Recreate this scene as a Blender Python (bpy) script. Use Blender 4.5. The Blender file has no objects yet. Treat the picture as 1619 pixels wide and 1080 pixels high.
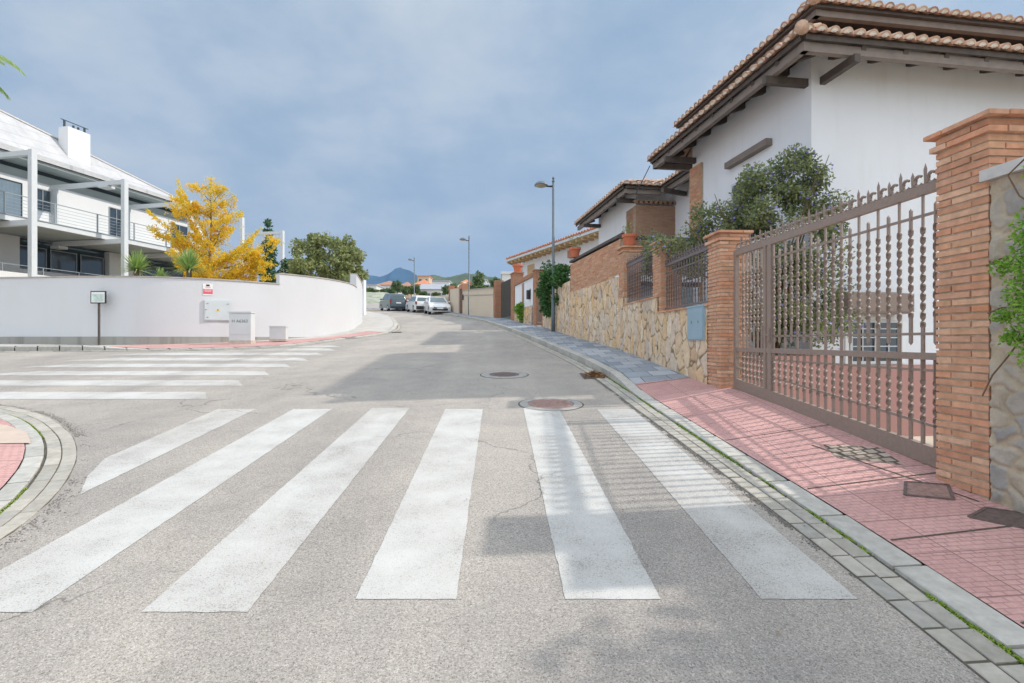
import bpy, math, random
import numpy as np
from mathutils import Vector, Matrix, noise
rnd = random.Random(7)
R = math.radians
SC = bpy.context.scene
COL = SC.collection

# ------------------------------------------------------------------ camera
cam = bpy.data.cameras.new('camera'); camo = bpy.data.objects.new('camera', cam); COL.objects.link(camo)
camo.location = (0, 0, 0); camo.rotation_euler = (R(90), 0, 0)
cam.sensor_width = 36.0; cam.lens = 18.01; cam.shift_y = -2/1619
cam.clip_start = 0.05; cam.clip_end = 20000
SC.camera = camo

# ------------------------------------------------------------------ sun, sky, exposure
SUN_AZ = R(8.0)      # from +X towards +Y
SUN_EL = R(39.3)
sdir = Vector((math.cos(SUN_EL)*math.cos(SUN_AZ), math.cos(SUN_EL)*math.sin(SUN_AZ), math.sin(SUN_EL)))
sl = bpy.data.lights.new('sun', 'SUN'); slo = bpy.data.objects.new('sun', sl); COL.objects.link(slo)
sl.energy = 3.9; sl.angle = R(0.9); sl.color = (1.0, 0.93, 0.84)
slo.rotation_euler = (-sdir).to_track_quat('-Z', 'Y').to_euler(); slo.location = (10, 0, 30)
SC.view_settings.view_transform = 'Standard'; SC.view_settings.look = 'None'
SC.view_settings.exposure = 0.0; SC.view_settings.gamma = 1.0
W = bpy.data.worlds.new('World'); SC.world = W; W.use_nodes = True
nt = W.node_tree; nt.nodes.clear()
def N(t, k, **kw):
    n = t.nodes.new(k)
    for a, b in kw.items(): setattr(n, a, b)
    return n
out = N(nt, 'ShaderNodeOutputWorld')
sky = N(nt, 'ShaderNodeTexSky', sky_type='NISHITA'); sky.sun_disc = False
sky.sun_elevation = SUN_EL; sky.sun_rotation = R(90) - SUN_AZ
sky.air_density = 1.0; sky.dust_density = 1.0; sky.ozone_density = 2.0
bg1 = N(nt, 'ShaderNodeBackground'); bg1.inputs[1].default_value = 0.11
bg2 = N(nt, 'ShaderNodeBackground'); bg2.inputs[1].default_value = 1.0
nt.links.new(sky.outputs[0], bg1.inputs[0])
tc = N(nt, 'ShaderNodeTexCoord')
sep = N(nt, 'ShaderNodeSeparateXYZ'); nt.links.new(tc.outputs['Generated'], sep.inputs[0])
def M(t, op, a, b=None, clamp=False):
    n = N(t, 'ShaderNodeMath', operation=op); n.use_clamp = clamp
    for i, x in enumerate((a, b)):
        if x is None: continue
        if isinstance(x, (int, float)): n.inputs[i].default_value = x
        else: t.links.new(x, n.inputs[i])
    return n.outputs[0]
# project the view direction on a cloud layer
den = M(nt, 'ADD', M(nt, 'MAXIMUM', sep.outputs[2], 0.0), 0.22)
cx = M(nt, 'DIVIDE', sep.outputs[0], den); cy = M(nt, 'DIVIDE', sep.outputs[1], den)
cmb = N(nt, 'ShaderNodeCombineXYZ'); nt.links.new(cx, cmb.inputs[0]); nt.links.new(cy, cmb.inputs[1])
def wnoise(scale, detail, rough, off):
    mp = N(nt, 'ShaderNodeMapping'); mp.inputs['Location'].default_value = off
    nt.links.new(cmb.outputs[0], mp.inputs[0])
    n = N(nt, 'ShaderNodeTexNoise'); n.inputs['Scale'].default_value = scale; n.inputs['Detail'].default_value = detail
    n.inputs['Roughness'].default_value = rough; nt.links.new(mp.outputs[0], n.inputs[0]); return n.outputs[0]
def wramp(x, stops):
    r = N(nt, 'ShaderNodeValToRGB'); e = r.color_ramp.elements
    while len(e) < len(stops): e.new(0.5)
    for i, (p, c) in enumerate(stops): e[i].position = p; e[i].color = (*c, 1) if len(c) == 3 else c
    nt.links.new(x, r.inputs[0]); return r.outputs[0]
n1 = wnoise(0.8, 5, 0.5, (3.1, 1.3, 0)); n2 = wnoise(2.3, 8, 0.6, (0.4, 5.2, 0))
mixn = M(nt, 'ADD', M(nt, 'MULTIPLY', n1, 0.62), M(nt, 'MULTIPLY', n2, 0.38))
ccol = wramp(mixn, [(0.38, (0.36, 0.47, 0.60)), (0.46, (0.44, 0.535, 0.645)), (0.54, (0.545, 0.615, 0.685)), (0.64, (0.70, 0.735, 0.755))])
def mrange(x, a, b, c, d):
    n = N(nt, 'ShaderNodeMapRange', interpolation_type='SMOOTHSTEP'); nt.links.new(x, n.inputs[0])
    for i, v in enumerate((a, b, c, d)): n.inputs[i+1].default_value = v
    return n.outputs[0]
high = mrange(sep.outputs[2], 0.52, 0.92, 0.0, 1.0)              # added sky brightness overhead, above the frame, as fill light
back = mrange(sep.outputs[1], 0.15, -0.55, 0.0, 1.0)             # unseen sky behind the viewer, brightened to lift the ambient light
thick = M(nt, 'MAXIMUM', high, back)  # mask of both added bright sky regions
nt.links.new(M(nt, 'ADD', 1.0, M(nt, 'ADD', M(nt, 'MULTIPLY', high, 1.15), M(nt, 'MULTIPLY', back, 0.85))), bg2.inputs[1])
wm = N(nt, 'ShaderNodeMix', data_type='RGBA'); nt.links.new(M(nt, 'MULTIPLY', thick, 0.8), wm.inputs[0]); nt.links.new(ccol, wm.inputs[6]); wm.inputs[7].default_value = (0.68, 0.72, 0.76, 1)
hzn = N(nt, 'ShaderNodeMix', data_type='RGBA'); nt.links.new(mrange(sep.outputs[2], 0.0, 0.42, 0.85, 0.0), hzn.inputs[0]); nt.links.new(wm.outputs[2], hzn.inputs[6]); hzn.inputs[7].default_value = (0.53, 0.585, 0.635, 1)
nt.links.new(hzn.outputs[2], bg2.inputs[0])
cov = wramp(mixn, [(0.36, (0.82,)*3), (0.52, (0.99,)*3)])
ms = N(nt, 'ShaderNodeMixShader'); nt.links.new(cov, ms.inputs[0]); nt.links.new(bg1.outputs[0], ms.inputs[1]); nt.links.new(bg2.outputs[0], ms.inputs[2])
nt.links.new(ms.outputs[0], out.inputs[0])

# ------------------------------------------------------------------ materials
def newmat(name):
    m = bpy.data.materials.new(name); m.use_nodes = True; t = m.node_tree; t.nodes.clear()
    o = N(t, 'ShaderNodeOutputMaterial'); b = N(t, 'ShaderNodeBsdfPrincipled'); t.links.new(b.outputs[0], o.inputs[0])
    return m, t, b, o
def c4(c): return (*c, 1.0)
def noisef(t, scale, detail=4, rough=0.5, vec=None, dist=0.0):
    if vec is None:
        tc = N(t, 'ShaderNodeTexCoord'); vec = tc.outputs['Object']
    n = N(t, 'ShaderNodeTexNoise'); n.inputs['Scale'].default_value = scale; n.inputs['Detail'].default_value = detail
    n.inputs['Roughness'].default_value = rough; n.inputs['Distortion'].default_value = dist
    t.links.new(vec, n.inputs[0]); return n.outputs[0]
def ramp(t, x, stops):
    r = N(t, 'ShaderNodeValToRGB'); e = r.color_ramp.elements
    while len(e) < len(stops): e.new(0.5)
    for i, (p, c) in enumerate(stops): e[i].position = p; e[i].color = c4(c)
    t.links.new(x, r.inputs[0]); return r.outputs[0]
def mixc(t, f, a, b, mode='MIX'):
    n = N(t, 'ShaderNodeMix', data_type='RGBA', blend_type=mode)
    for i, x in ((0, f), (6, a), (7, b)):
        if isinstance(x, (int, float)): n.inputs[i].default_value = x
        elif isinstance(x, tuple): n.inputs[i].default_value = c4(x)
        else: t.links.new(x, n.inputs[i])
    return n.outputs[2]
def bump(t, b, h, strength=0.3, dist=0.01):
    n = N(t, 'ShaderNodeBump'); n.inputs['Strength'].default_value = strength; n.inputs['Distance'].default_value = dist
    t.links.new(h, n.inputs['Height']); t.links.new(n.outputs[0], b.inputs['Normal'])
def simple(name, c, rough=0.7, var=0.12, scale=6.0, bs=0.0, bscale=60.0, metal=0.0, spec=None):
    m, t, b, o = newmat(name)
    d = tuple(x*(1-var) for x in c); l = tuple(min(1, x*(1+var)) for x in c)
    t.links.new(ramp(t, noisef(t, scale, 6, 0.6), [(0.3, d), (0.7, l)]), b.inputs['Base Color'])
    b.inputs['Roughness'].default_value = rough; b.inputs['Metallic'].default_value = metal
    if spec is not None: b.inputs['Specular IOR Level'].default_value = spec
    if bs: bump(t, b, noisef(t, bscale, 5, 0.6), bs, 0.01)
    return m
def stucco(name, c, stain=(0.55, 0.52, 0.47), amt=0.25, zscale=1.0):
    m, t, b, o = newmat(name)
    tc = N(t, 'ShaderNodeTexCoord'); mp = N(t, 'ShaderNodeMapping'); mp.inputs['Scale'].default_value = (2.2, 2.2, 0.35*zscale)
    t.links.new(tc.outputs['Object'], mp.inputs[0])
    st = noisef(t, 1.4, 6, 0.62, mp.outputs[0]); sc = ramp(t, st, [(0.5, (0, 0, 0)), (0.8, (1, 1, 1))])
    base = ramp(t, noisef(t, 0.7, 4, 0.5), [(0.3, tuple(x*0.955 for x in c)), (0.7, c)])
    f = M(t, 'MULTIPLY', sc, amt)
    t.links.new(mixc(t, f, base, stain), b.inputs['Base Color'])
    b.inputs['Roughness'].default_value = 0.9; b.inputs['Specular IOR Level'].default_value = 0.2
    bump(t, b, M(t, 'ADD', noisef(t, 55, 5, 0.65), M(t, 'MULTIPLY', noisef(t, 4, 4, 0.55), 2.5)), 0.3, 0.007)
    return m
def islandmat(name, cols, rough=0.85, bs=0.35, bscale=45, noise_amt=0.35, spec=0.25):
    m, t, b, o = newmat(name)
    g = N(t, 'ShaderNodeNewGeometry')
    st = [(i/(max(1, len(cols)-1)), c) for i, c in enumerate(cols)]
    base = ramp(t, g.outputs['Random Per Island'], st)
    nz = ramp(t, noisef(t, 14, 6, 0.65), [(0.3, (0.62, 0.6, 0.58)), (0.7, (1.12, 1.1, 1.1))])
    t.links.new(mixc(t, noise_amt, base, mixc(t, 1.0, base, nz, 'MULTIPLY')), b.inputs['Base Color'])
    b.inputs['Roughness'].default_value = rough; b.inputs['Specular IOR Level'].default_value = spec
    bump(t, b, noisef(t, bscale, 5, 0.6), bs, 0.006)
    return m
def leafmat(name, cols, trans=0.3, clump=3.0):
    m, t, b, o = newmat(name)
    g = N(t, 'ShaderNodeNewGeometry')
    st = [(i/(max(1, len(cols)-1)), c) for i, c in enumerate(cols)]
    base = ramp(t, M(t, 'ADD', M(t, 'MULTIPLY', g.outputs['Random Per Island'], 0.55), M(t, 'MULTIPLY', noisef(t, clump, 3, 0.6), 0.5)), st)
    t.links.new(base, b.inputs['Base Color']); b.inputs['Roughness'].default_value = 0.55; b.inputs['Specular IOR Level'].default_value = 0.3
    tr = N(t, 'ShaderNodeBsdfTranslucent'); t.links.new(base, tr.inputs[0])
    mx = N(t, 'ShaderNodeMixShader'); mx.inputs[0].default_value = trans
    t.links.new(b.outputs[0], mx.inputs[1]); t.links.new(tr.outputs[0], mx.inputs[2]); t.links.new(mx.outputs[0], o.inputs[0])
    return m
def glassmat(name, c=(0.03, 0.045, 0.06), rough=0.06):
    m, t, b, o = newmat(name); b.inputs['Base Color'].default_value = c4(c); b.inputs['Roughness'].default_value = rough
    b.inputs['Specular IOR Level'].default_value = 0.8; b.inputs['Coat Weight'].default_value = 0.3
    bump(t, b, noisef(t, 1.5, 2, 0.5), 0.05, 0.02)
    return m
def attrmat(name, rough=0.9, bscale=40, bs=0.5, tint=(1, 1, 1)):
    m, t, b, o = newmat(name)
    a = N(t, 'ShaderNodeVertexColor'); a.layer_name = 'Col'
    nz = ramp(t, noisef(t, 9, 8, 0.7), [(0.25, (0.62, 0.61, 0.6)), (0.75, (1.25, 1.22, 1.18))])
    t.links.new(mixc(t, 0.75, a.outputs[0], mixc(t, 1.0, a.outputs[0], nz, 'MULTIPLY')), b.inputs['Base Color'])
    b.inputs['Roughness'].default_value = rough; b.inputs['Specular IOR Level'].default_value = 0.2
    bump(t, b, noisef(t, bscale, 6, 0.65), bs, 0.01)
    return m
def asphaltmat(name, paint=False):
    m, t, b, o = newmat(name)
    big = noisef(t, 0.35, 5, 0.6); mid = noisef(t, 3.0, 5, 0.6); fine = noisef(t, 85, 3, 0.7); f2 = noisef(t, 170, 2, 0.6)
    tc = N(t, 'ShaderNodeTexCoord')
    vo = N(t, 'ShaderNodeTexVoronoi'); vo.inputs['Scale'].default_value = 190; t.links.new(tc.outputs['Object'], vo.inputs[0])
    sepc = N(t, 'ShaderNodeSeparateColor'); t.links.new(vo.outputs['Color'], sepc.inputs[0])
    base = ramp(t, sepc.outputs[0], [(0.0, (0.20, 0.19, 0.18)), (0.2, (0.33, 0.317, 0.302)), (0.75, (0.38, 0.366, 0.35)), (1.0, (0.49, 0.475, 0.455))])
    bigc = ramp(t, M(t, 'ADD', M(t, 'MULTIPLY', big, 0.5), M(t, 'MULTIPLY', mid, 0.5)), [(0.33, (0.86, 0.86, 0.87)), (0.67, (1.1, 1.09, 1.07))])
    base = mixc(t, 1.0, base, bigc, 'MULTIPLY')
    fc = ramp(t, fine, [(0.36, (0.72, 0.71, 0.70)), (0.62, (1.12, 1.12, 1.12))])
    base = mixc(t, 0.7, base, fc, 'MULTIPLY')
    # pits between the stones
    pit = ramp(t, f2, [(0.28, (0.45, 0.44, 0.43)), (0.38, (1, 1, 1))])
    base = mixc(t, 0.7, base, pit, 'MULTIPLY')
    # dark damp / oil patches
    oil = ramp(t, noisef(t, 1.1, 6, 0.7, dist=0.6), [(0.60, (1, 1, 1)), (0.78, (0.80, 0.79, 0.78))])
    base = mixc(t, 1.0, base, oil, 'MULTIPLY')
    base = mixc(t, 1.0, base, (1.09, 1.05, 1.0), 'MULTIPLY')
    mpt = N(t, 'ShaderNodeMapping'); mpt.inputs['Scale'].default_value = (1.1, 0.045, 1); t.links.new(tc.outputs['Object'], mpt.inputs[0]); trk = noisef(t, 1.0, 3, 0.5, mpt.outputs[0])
    base = mixc(t, 1.0, base, ramp(t, trk, [(0.35, (0.91, 0.91, 0.92)), (0.65, (1.07, 1.065, 1.06))]), 'MULTIPLY')
    # hairline cracks in some areas, dark spots of tar
    wn = N(t, 'ShaderNodeVectorMath', operation='ADD'); nzv = N(t, 'ShaderNodeTexNoise'); nzv.inputs['Scale'].default_value = 2.6; nzv.inputs['Detail'].default_value = 5
    t.links.new(tc.outputs['Object'], nzv.inputs[0]); sc_ = N(t, 'ShaderNodeVectorMath', operation='SCALE'); sc_.inputs['Scale'].default_value = 0.55
    t.links.new(nzv.outputs['Color'], sc_.inputs[0]); t.links.new(tc.outputs['Object'], wn.inputs[0]); t.links.new(sc_.outputs[0], wn.inputs[1])
    vc = N(t, 'ShaderNodeTexVoronoi', feature='DISTANCE_TO_EDGE'); vc.inputs['Scale'].default_value = 0.42; t.links.new(wn.outputs[0], vc.inputs[0])
    ck = ramp(t, vc.outputs['Distance'], [(0.0, (1, 1, 1)), (0.0022, (0.6,)*3), (0.005, (0, 0, 0))])
    ckm = M(t, 'MULTIPLY', ck, ramp(t, noisef(t, 0.5, 3, 0.5), [(0.47, (0, 0, 0)), (0.57, (0.75,)*3)]))
    base = mixc(t, ckm, base, (0.10, 0.095, 0.09))
    sp = ramp(t, noisef(t, 11, 3, 0.5), [(0.74, (0, 0, 0)), (0.79, (0.45,)*3)]); base = mixc(t, sp, base, (0.12, 0.115, 0.11))
    pol = ramp(t, noisef(t, 0.9, 3, 0.5, dist=0.3), [(0.3, (0.93, 0.93, 0.94)), (0.7, (1.07, 1.06, 1.05))]); base = mixc(t, 1.0, base, pol, 'MULTIPLY')
    if paint:
        wear = ramp(t, M(t, 'ADD', M(t, 'MULTIPLY', fine, 0.6), M(t, 'MULTIPLY', mid, 0.4)), [(0.36, (1, 1, 1)), (0.47, (0.0, 0.0, 0.0))])
        w2 = ramp(t, f2, [(0.34, (1, 1, 1)), (0.44, (0, 0, 0))])
        w = M(t, 'ADD', M(t, 'MULTIPLY', wear, 0.60), M(t, 'MULTIPLY', w2, 0.50), True)
        w = M(t, 'ADD', w, M(t, 'ADD', M(t, 'MULTIPLY', ckm, 0.6), ramp(t, noisef(t, 0.8, 5, 0.7), [(0.45, (0.02,)*3), (0.7, (0.34,)*3)])), True)
        w = M(t, 'ADD', w, ramp(t, trk, [(0.34, (0.42,)*3), (0.52, (0.0,)*3)]), True)
        pc = ramp(t, mid, [(0.3, (0.47, 0.465, 0.445)), (0.7, (0.56, 0.555, 0.535))])
        base = mixc(t, w, pc, base)
    t.links.new(base, b.inputs['Base Color']); b.inputs['Roughness'].default_value = 0.88; b.inputs['Specular IOR Level'].default_value = 0.25
    h = M(t, 'ADD', M(t, 'MULTIPLY', vo.outputs['Distance'], -0.8 if not paint else -0.35), M(t, 'MULTIPLY', fine, 0.6))
    bump(t, b, h, 0.55 if not paint else 0.3, 0.006)
    return m
def pavemat(name, c1, c2, mortar, bw, rh, ms=0.012, sq=0.5, blotch=None, slots=False, rot=0.0, stud=0.0):
    m, t, b, o = newmat(name)
    tc = N(t, 'ShaderNodeTexCoord'); mp = N(t, 'ShaderNodeMapping'); mp.inputs['Rotation'].default_value = (0, 0, rot)
    t.links.new(tc.outputs['Object'], mp.inputs[0])
    br = N(t, 'ShaderNodeTexBrick'); t.links.new(mp.outputs[0], br.inputs[0])
    br.offset = sq; br.inputs['Scale'].default_value = 1.0; br.inputs['Mortar Size'].default_value = ms; br.inputs['Mortar Smooth'].default_value = 0.2
    br.inputs['Brick Width'].default_value = bw; br.inputs['Row Height'].default_value = rh
    br.inputs['Color1'].default_value = c4(c1); br.inputs['Color2'].default_value = c4(c2); br.inputs['Mortar'].default_value = c4(mortar)
    base = br.outputs['Color']
    nz = ramp(t, noisef(t, 30, 6, 0.7), [(0.3, (0.78, 0.77, 0.76)), (0.7, (1.12, 1.12, 1.12))]); base = mixc(t, 0.8, base, nz, 'MULTIPLY')
    bz = ramp(t, noisef(t, 1.3, 5, 0.65), [(0.3, (0.85, 0.85, 0.86)), (0.7, (1.08, 1.06, 1.05))]); base = mixc(t, 1.0, base, bz, 'MULTIPLY')
    h = M(t, 'MULTIPLY', br.outputs['Fac'], -1.0)
    if slots:
        b2 = N(t, 'ShaderNodeTexBrick'); t.links.new(mp.outputs[0], b2.inputs[0]); b2.offset = 0.5; b2.inputs['Scale'].default_value = 1.0
        b2.inputs['Mortar Size'].default_value = slots[2]; b2.inputs['Mortar Smooth'].default_value = 0.3
        b2.inputs['Brick Width'].default_value = slots[0]; b2.inputs['Row Height'].default_value = slots[1]
        gap = M(t, 'MULTIPLY', b2.outputs['Fac'], ramp(t, noisef(t, 5, 4, 0.6), [(0.35, (0.25,)*3), (0.6, (0.8,)*3)]))
        base = mixc(t, gap, base, tuple(x*0.55 for x in c1)); h = M(t, 'SUBTRACT', h, b2.outputs['Fac'])
    if blotch:
        bl = ramp(t, noisef(t, blotch[1], 7, 0.75), [(blotch[2], (0, 0, 0)), (blotch[2]+0.05, (1, 1, 1))])
        base = mixc(t, M(t, 'MULTIPLY', bl, 0.75), base, blotch[0])
    t.links.new(base, b.inputs['Base Color']); b.inputs['Roughness'].default_value = 0.85; b.inputs['Specular IOR Level'].default_value = 0.25
    bump(t, b, M(t, 'ADD', h, M(t, 'MULTIPLY', noisef(t, 70, 4, 0.6), 0.4)), 0.5, 0.005)
    return m
mats = {}
mats['asphalt'] = asphaltmat('asphalt'); mats['paint'] = asphaltmat('road_paint', True)
mats['red_pave'] = pavemat('red_paving', (0.56, 0.325, 0.305), (0.62, 0.375, 0.35), (0.26, 0.17, 0.16), 0.60, 0.40, 0.004, 0.0, ((0.46, 0.40, 0.36), 2.6, 0.68), (0.075, 0.042, 0.0045))
mats['grey_pave'] = pavemat('grey_paving', (0.22, 0.26, 0.31), (0.43, 0.46, 0.50), (0.13, 0.14, 0.15), 0.42, 0.42, 0.008, 0.5)
mats['concrete_pave'] = simple('concrete_paving', (0.46, 0.44, 0.41), 0.9, 0.15, 2.0, 0.3)
mats['kerb'] = islandmat('kerb_stone', [(0.40, 0.395, 0.365), (0.52, 0.51, 0.47), (0.46, 0.45, 0.42)], 0.88, 0.4, 60, 0.6)
mats['gutter'] = islandmat('gutter_block', [(0.34, 0.325, 0.285), (0.48, 0.455, 0.40), (0.41, 0.39, 0.345), (0.37, 0.36, 0.33)], 0.88, 0.4, 60, 0.6)
mats['joint'] = simple('joint_dirt', (0.10, 0.09, 0.07), 0.95, 0.4, 12, 0.5)
mats['dirt'] = simple('bare_dirt', (0.36, 0.30, 0.22), 0.95, 0.3, 0.6, 0.5, 8)
mats['drive'] = simple('driveway_concrete', (0.50, 0.44, 0.36), 0.9, 0.15, 1.5, 0.3)
mats['grass_dry'] = simple('hill_scrub', (0.14, 0.15, 0.085), 0.95, 0.5, 0.02, 0.4, 1)
mats['white'] = stucco('white_render', (0.80, 0.825, 0.87), (0.52, 0.50, 0.46), 0.22)
mats['white_bldg'] = stucco('white_building_render', (0.70, 0.705, 0.71), amt=0.12)
mats['white_wall'] = stucco('white_garden_wall_render', (0.64, 0.65, 0.665), amt=0.24)
mats['roof_white'] = pavemat('white_roof_sheet', (0.50, 0.51, 0.52), (0.53, 0.54, 0.55), (0.42, 0.43, 0.44), 0.5, 6, 0.02, 0.0)
mats['white_clean'] = simple('white_panel', (0.80, 0.81, 0.82), 0.6, 0.03, 0.5)
mats['cream'] = stucco('cream_render', (0.66, 0.56, 0.44), amt=0.3)
mats['plinth'] = stucco('concrete_plinth', (0.36, 0.35, 0.32), (0.12, 0.13, 0.10), 0.8, 0.3)
mats['pink_render'] = stucco('pink_render', (0.50, 0.28, 0.25), (0.3, 0.18, 0.16), 0.3)
mats['coping'] = simple('wall_coping', (0.42, 0.38, 0.33), 0.85, 0.2, 3, 0.3)
mats['light_coping'] = simple('stone_coping', (0.56, 0.55, 0.53), 0.85, 0.12, 8, 0.4)
mats['brick'] = islandmat('rustic_brick', [(0.66, 0.31, 0.17), (0.70, 0.41, 0.27), (0.58, 0.33, 0.22), (0.74, 0.48, 0.33), (0.64, 0.37, 0.23), (0.54, 0.28, 0.18), (0.70, 0.36, 0.22)], noise_amt=0.7)
mats['brick_far'] = islandmat('red_brick', [(0.42, 0.18, 0.10), (0.50, 0.25, 0.15), (0.44, 0.22, 0.14)])
mats['brick_brown'] = islandmat('brown_brick', [(0.36, 0.20, 0.13), (0.44, 0.27, 0.18), (0.38, 0.23, 0.16)])
mats['mortar'] = simple('brick_mortar', (0.36, 0.29, 0.22), 0.95, 0.2, 12, 0.5)
mats['mortar_tan'] = simple('wall_mortar', (0.54, 0.45, 0.34), 0.95, 0.2, 12, 0.5)
mats['stone'] = attrmat('flagstone_cladding'); mats['rubble'] = attrmat('rubble_stone', bs=0.9, bscale=25)
mats['tile'] = islandmat('clay_roof_tile', [(0.52, 0.29, 0.19), (0.62, 0.42, 0.30), (0.55, 0.35, 0.25), (0.68, 0.52, 0.40), (0.38, 0.22, 0.16)], noise_amt=0.8, bscale=20)
mats['tile_end'] = simple('tile_mortar', (0.70, 0.64, 0.56), 0.9, 0.15, 9, 0.4)
mats['tile_orange'] = islandmat('orange_roof_tile', [(0.55, 0.22, 0.12), (0.62, 0.30, 0.2), (0.5, 0.24, 0.18)])
mats['beam'] = simple('painted_beam', (0.215, 0.175, 0.15), 0.6, 0.15, 5, 0.2)
mats['dark_wood'] = simple('dark_timber', (0.085, 0.068, 0.058), 0.7, 0.25, 8, 0.3)
mats['pale_wood'] = simple('pale_timber', (0.55, 0.38, 0.20), 0.6, 0.15, 8, 0.2)
mats['gate'] = simple('gate_paint', (0.28, 0.215, 0.18), 0.55, 0.10, 30, 0.15, 120)
mats['fence'] = simple('dark_fence_paint', (0.15, 0.12, 0.12), 0.4, 0.1, 20)
mats['steel'] = simple('grey_steel', (0.26, 0.29, 0.31), 0.45, 0.1, 10)
mats['lamp_metal'] = simple('lamp_post_paint', (0.11, 0.14, 0.16), 0.45, 0.12, 6)
mats['frame_white'] = simple('white_frame_paint', (0.58, 0.61, 0.63), 0.5, 0.04, 3)
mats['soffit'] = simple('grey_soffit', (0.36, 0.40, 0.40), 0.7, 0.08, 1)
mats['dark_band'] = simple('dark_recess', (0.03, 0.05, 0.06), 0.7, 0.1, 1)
mats['shutter'] = pavemat('roller_shutter', (0.20, 0.27, 0.33), (0.20, 0.27, 0.33), (0.08, 0.11, 0.14), 50, 0.06, 0.006, 0.0)
mats['glass'] = glassmat('window_glass'); mats['lamp_glass'] = simple('lamp_glass', (0.42, 0.36, 0.25), 0.25, 0.1, 6)
mats['box_grey'] = simple('cabinet_plastic', (0.60, 0.63, 0.63), 0.6, 0.05, 3)
mats['box_cream'] = simple('cabinet_base', (0.50, 0.45, 0.38), 0.85, 0.15, 8)
mats['box_blue'] = simple('meter_box_plastic', (0.29, 0.42, 0.50), 0.5, 0.06, 2)
mats['black'] = simple('black_plastic', (0.02, 0.02, 0.022), 0.5, 0.1, 6)
mats['ink'] = simple('black_ink', (0.03, 0.03, 0.03), 0.7, 0.05, 6)
mats['yellow'] = simple('yellow_sticker', (0.75, 0.50, 0.04), 0.5, 0.05, 6)
mats['sign_red'] = simple('sign_red', (0.70, 0.12, 0.16), 0.5, 0.05, 6)
mats['sign_white'] = simple('sign_white', (0.80, 0.80, 0.78), 0.5, 0.03, 6)
mats['sign_pic'] = simple('sign_picture', (0.55, 0.66, 0.60), 0.4, 0.3, 6)
mats['iron'] = simple('cast_iron', (0.16, 0.12, 0.11), 0.6, 0.3, 25, 0.8, 40, metal=0.3)
mats['iron_red'] = simple('rusty_cast_iron', (0.30, 0.19, 0.165), 0.7, 0.3, 25, 0.8, 40)
mats['ring'] = simple('manhole_collar', (0.33, 0.315, 0.295), 0.9, 0.2, 9, 0.5)
mats['terracotta'] = simple('terracotta', (0.55, 0.16, 0.075), 0.7, 0.15, 5)
mats['bark'] = simple('bark', (0.17, 0.13, 0.10), 0.9, 0.3, 12, 0.6, 25)
mats['twig'] = simple('brown_twig', (0.16, 0.10, 0.06), 0.9, 0.3, 12)
mats['yellow_leaf'] = leafmat('autumn_leaf', [(0.20, 0.30, 0.03), (0.36, 0.42, 0.04), (0.68, 0.60, 0.06), (0.84, 0.62, 0.05), (0.95, 0.66, 0.06), (0.95, 0.60, 0.08), (0.92, 0.46, 0.10)], 0.52, 1.5)
mats['olive_leaf'] = leafmat('olive_green_leaf', [(0.09, 0.14, 0.045), (0.21, 0.26, 0.09), (0.33, 0.36, 0.15), (0.50, 0.45, 0.24)], 0.3, 1.6)
mats['shrub_leaf'] = leafmat('shrub_leaf', [(0.06, 0.10, 0.05), (0.15, 0.20, 0.085), (0.27, 0.31, 0.14), (0.42, 0.43, 0.24)], 0.35, 2.6)
mats['ivy_leaf'] = leafmat('ivy_leaf', [(0.03, 0.085, 0.025), (0.06, 0.15, 0.04), (0.11, 0.22, 0.06)], 0.2, 3)
mats['bright_leaf'] = leafmat('creeper_leaf', [(0.10, 0.24, 0.03), (0.20, 0.40, 0.05), (0.34, 0.52, 0.08)], 0.35, 8)
mats['conifer'] = leafmat('conifer_leaf', [(0.03, 0.075, 0.035), (0.06, 0.13, 0.055), (0.11, 0.19, 0.08)], 0.1, 3)
mats['far_green'] = leafmat('far_foliage', [(0.05, 0.10, 0.04), (0.11, 0.17, 0.06), (0.20, 0.26, 0.09)], 0.2, 0.3)
mats['yucca'] = leafmat('yucca_leaf', [(0.14, 0.26, 0.07), (0.30, 0.43, 0.13), (0.52, 0.60, 0.26)], 0.2, 5)
mats['flower'] = leafmat('blue_flower', [(0.14, 0.12, 0.42), (0.26, 0.24, 0.58), (0.40, 0.38, 0.66)], 0.2, 5)
mats['moss'] = leafmat('moss', [(0.10, 0.17, 0.02), (0.22, 0.34, 0.03), (0.30, 0.42, 0.05)], 0.1, 8)
mats['litter'] = islandmat('dry_leaf', [(0.22, 0.10, 0.04), (0.36, 0.20, 0.08), (0.14, 0.08, 0.05)], 0.8, 0.1)
mats['grit'] = islandmat('road_grit', [(0.12, 0.11, 0.10), (0.26, 0.24, 0.22), (0.18, 0.17, 0.15)], 0.9, 0.1)
mats['mountain'] = simple('mountain_haze_blue', (0.035, 0.085, 0.14), 0.95, 0.4, 0.004, 0.6, 0.02)  # blue of the distant air is mixed into this base colour
mats['hill'] = simple('wooded_hill', (0.07, 0.10, 0.045), 0.95, 0.5, 0.03, 0.6, 0.1)
def carpaint(name, c):
    m, t, b, o = newmat(name); b.inputs['Base Color'].default_value = c4(c); b.inputs['Roughness'].default_value = 0.3
    b.inputs['Coat Weight'].default_value = 0.6; b.inputs['Coat Roughness'].default_value = 0.05
    dirt = ramp(t, noisef(t, 2, 5, 0.6), [(0.4, c), (0.75, tuple(x*0.85+0.01 for x in c))]); t.links.new(dirt, b.inputs['Base Color']); return m
mats['car_white'] = carpaint('white_car_paint', (0.75, 0.76, 0.77)); mats['car_dark'] = carpaint('dark_blue_grey_car_paint', (0.055, 0.085, 0.11))
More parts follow.
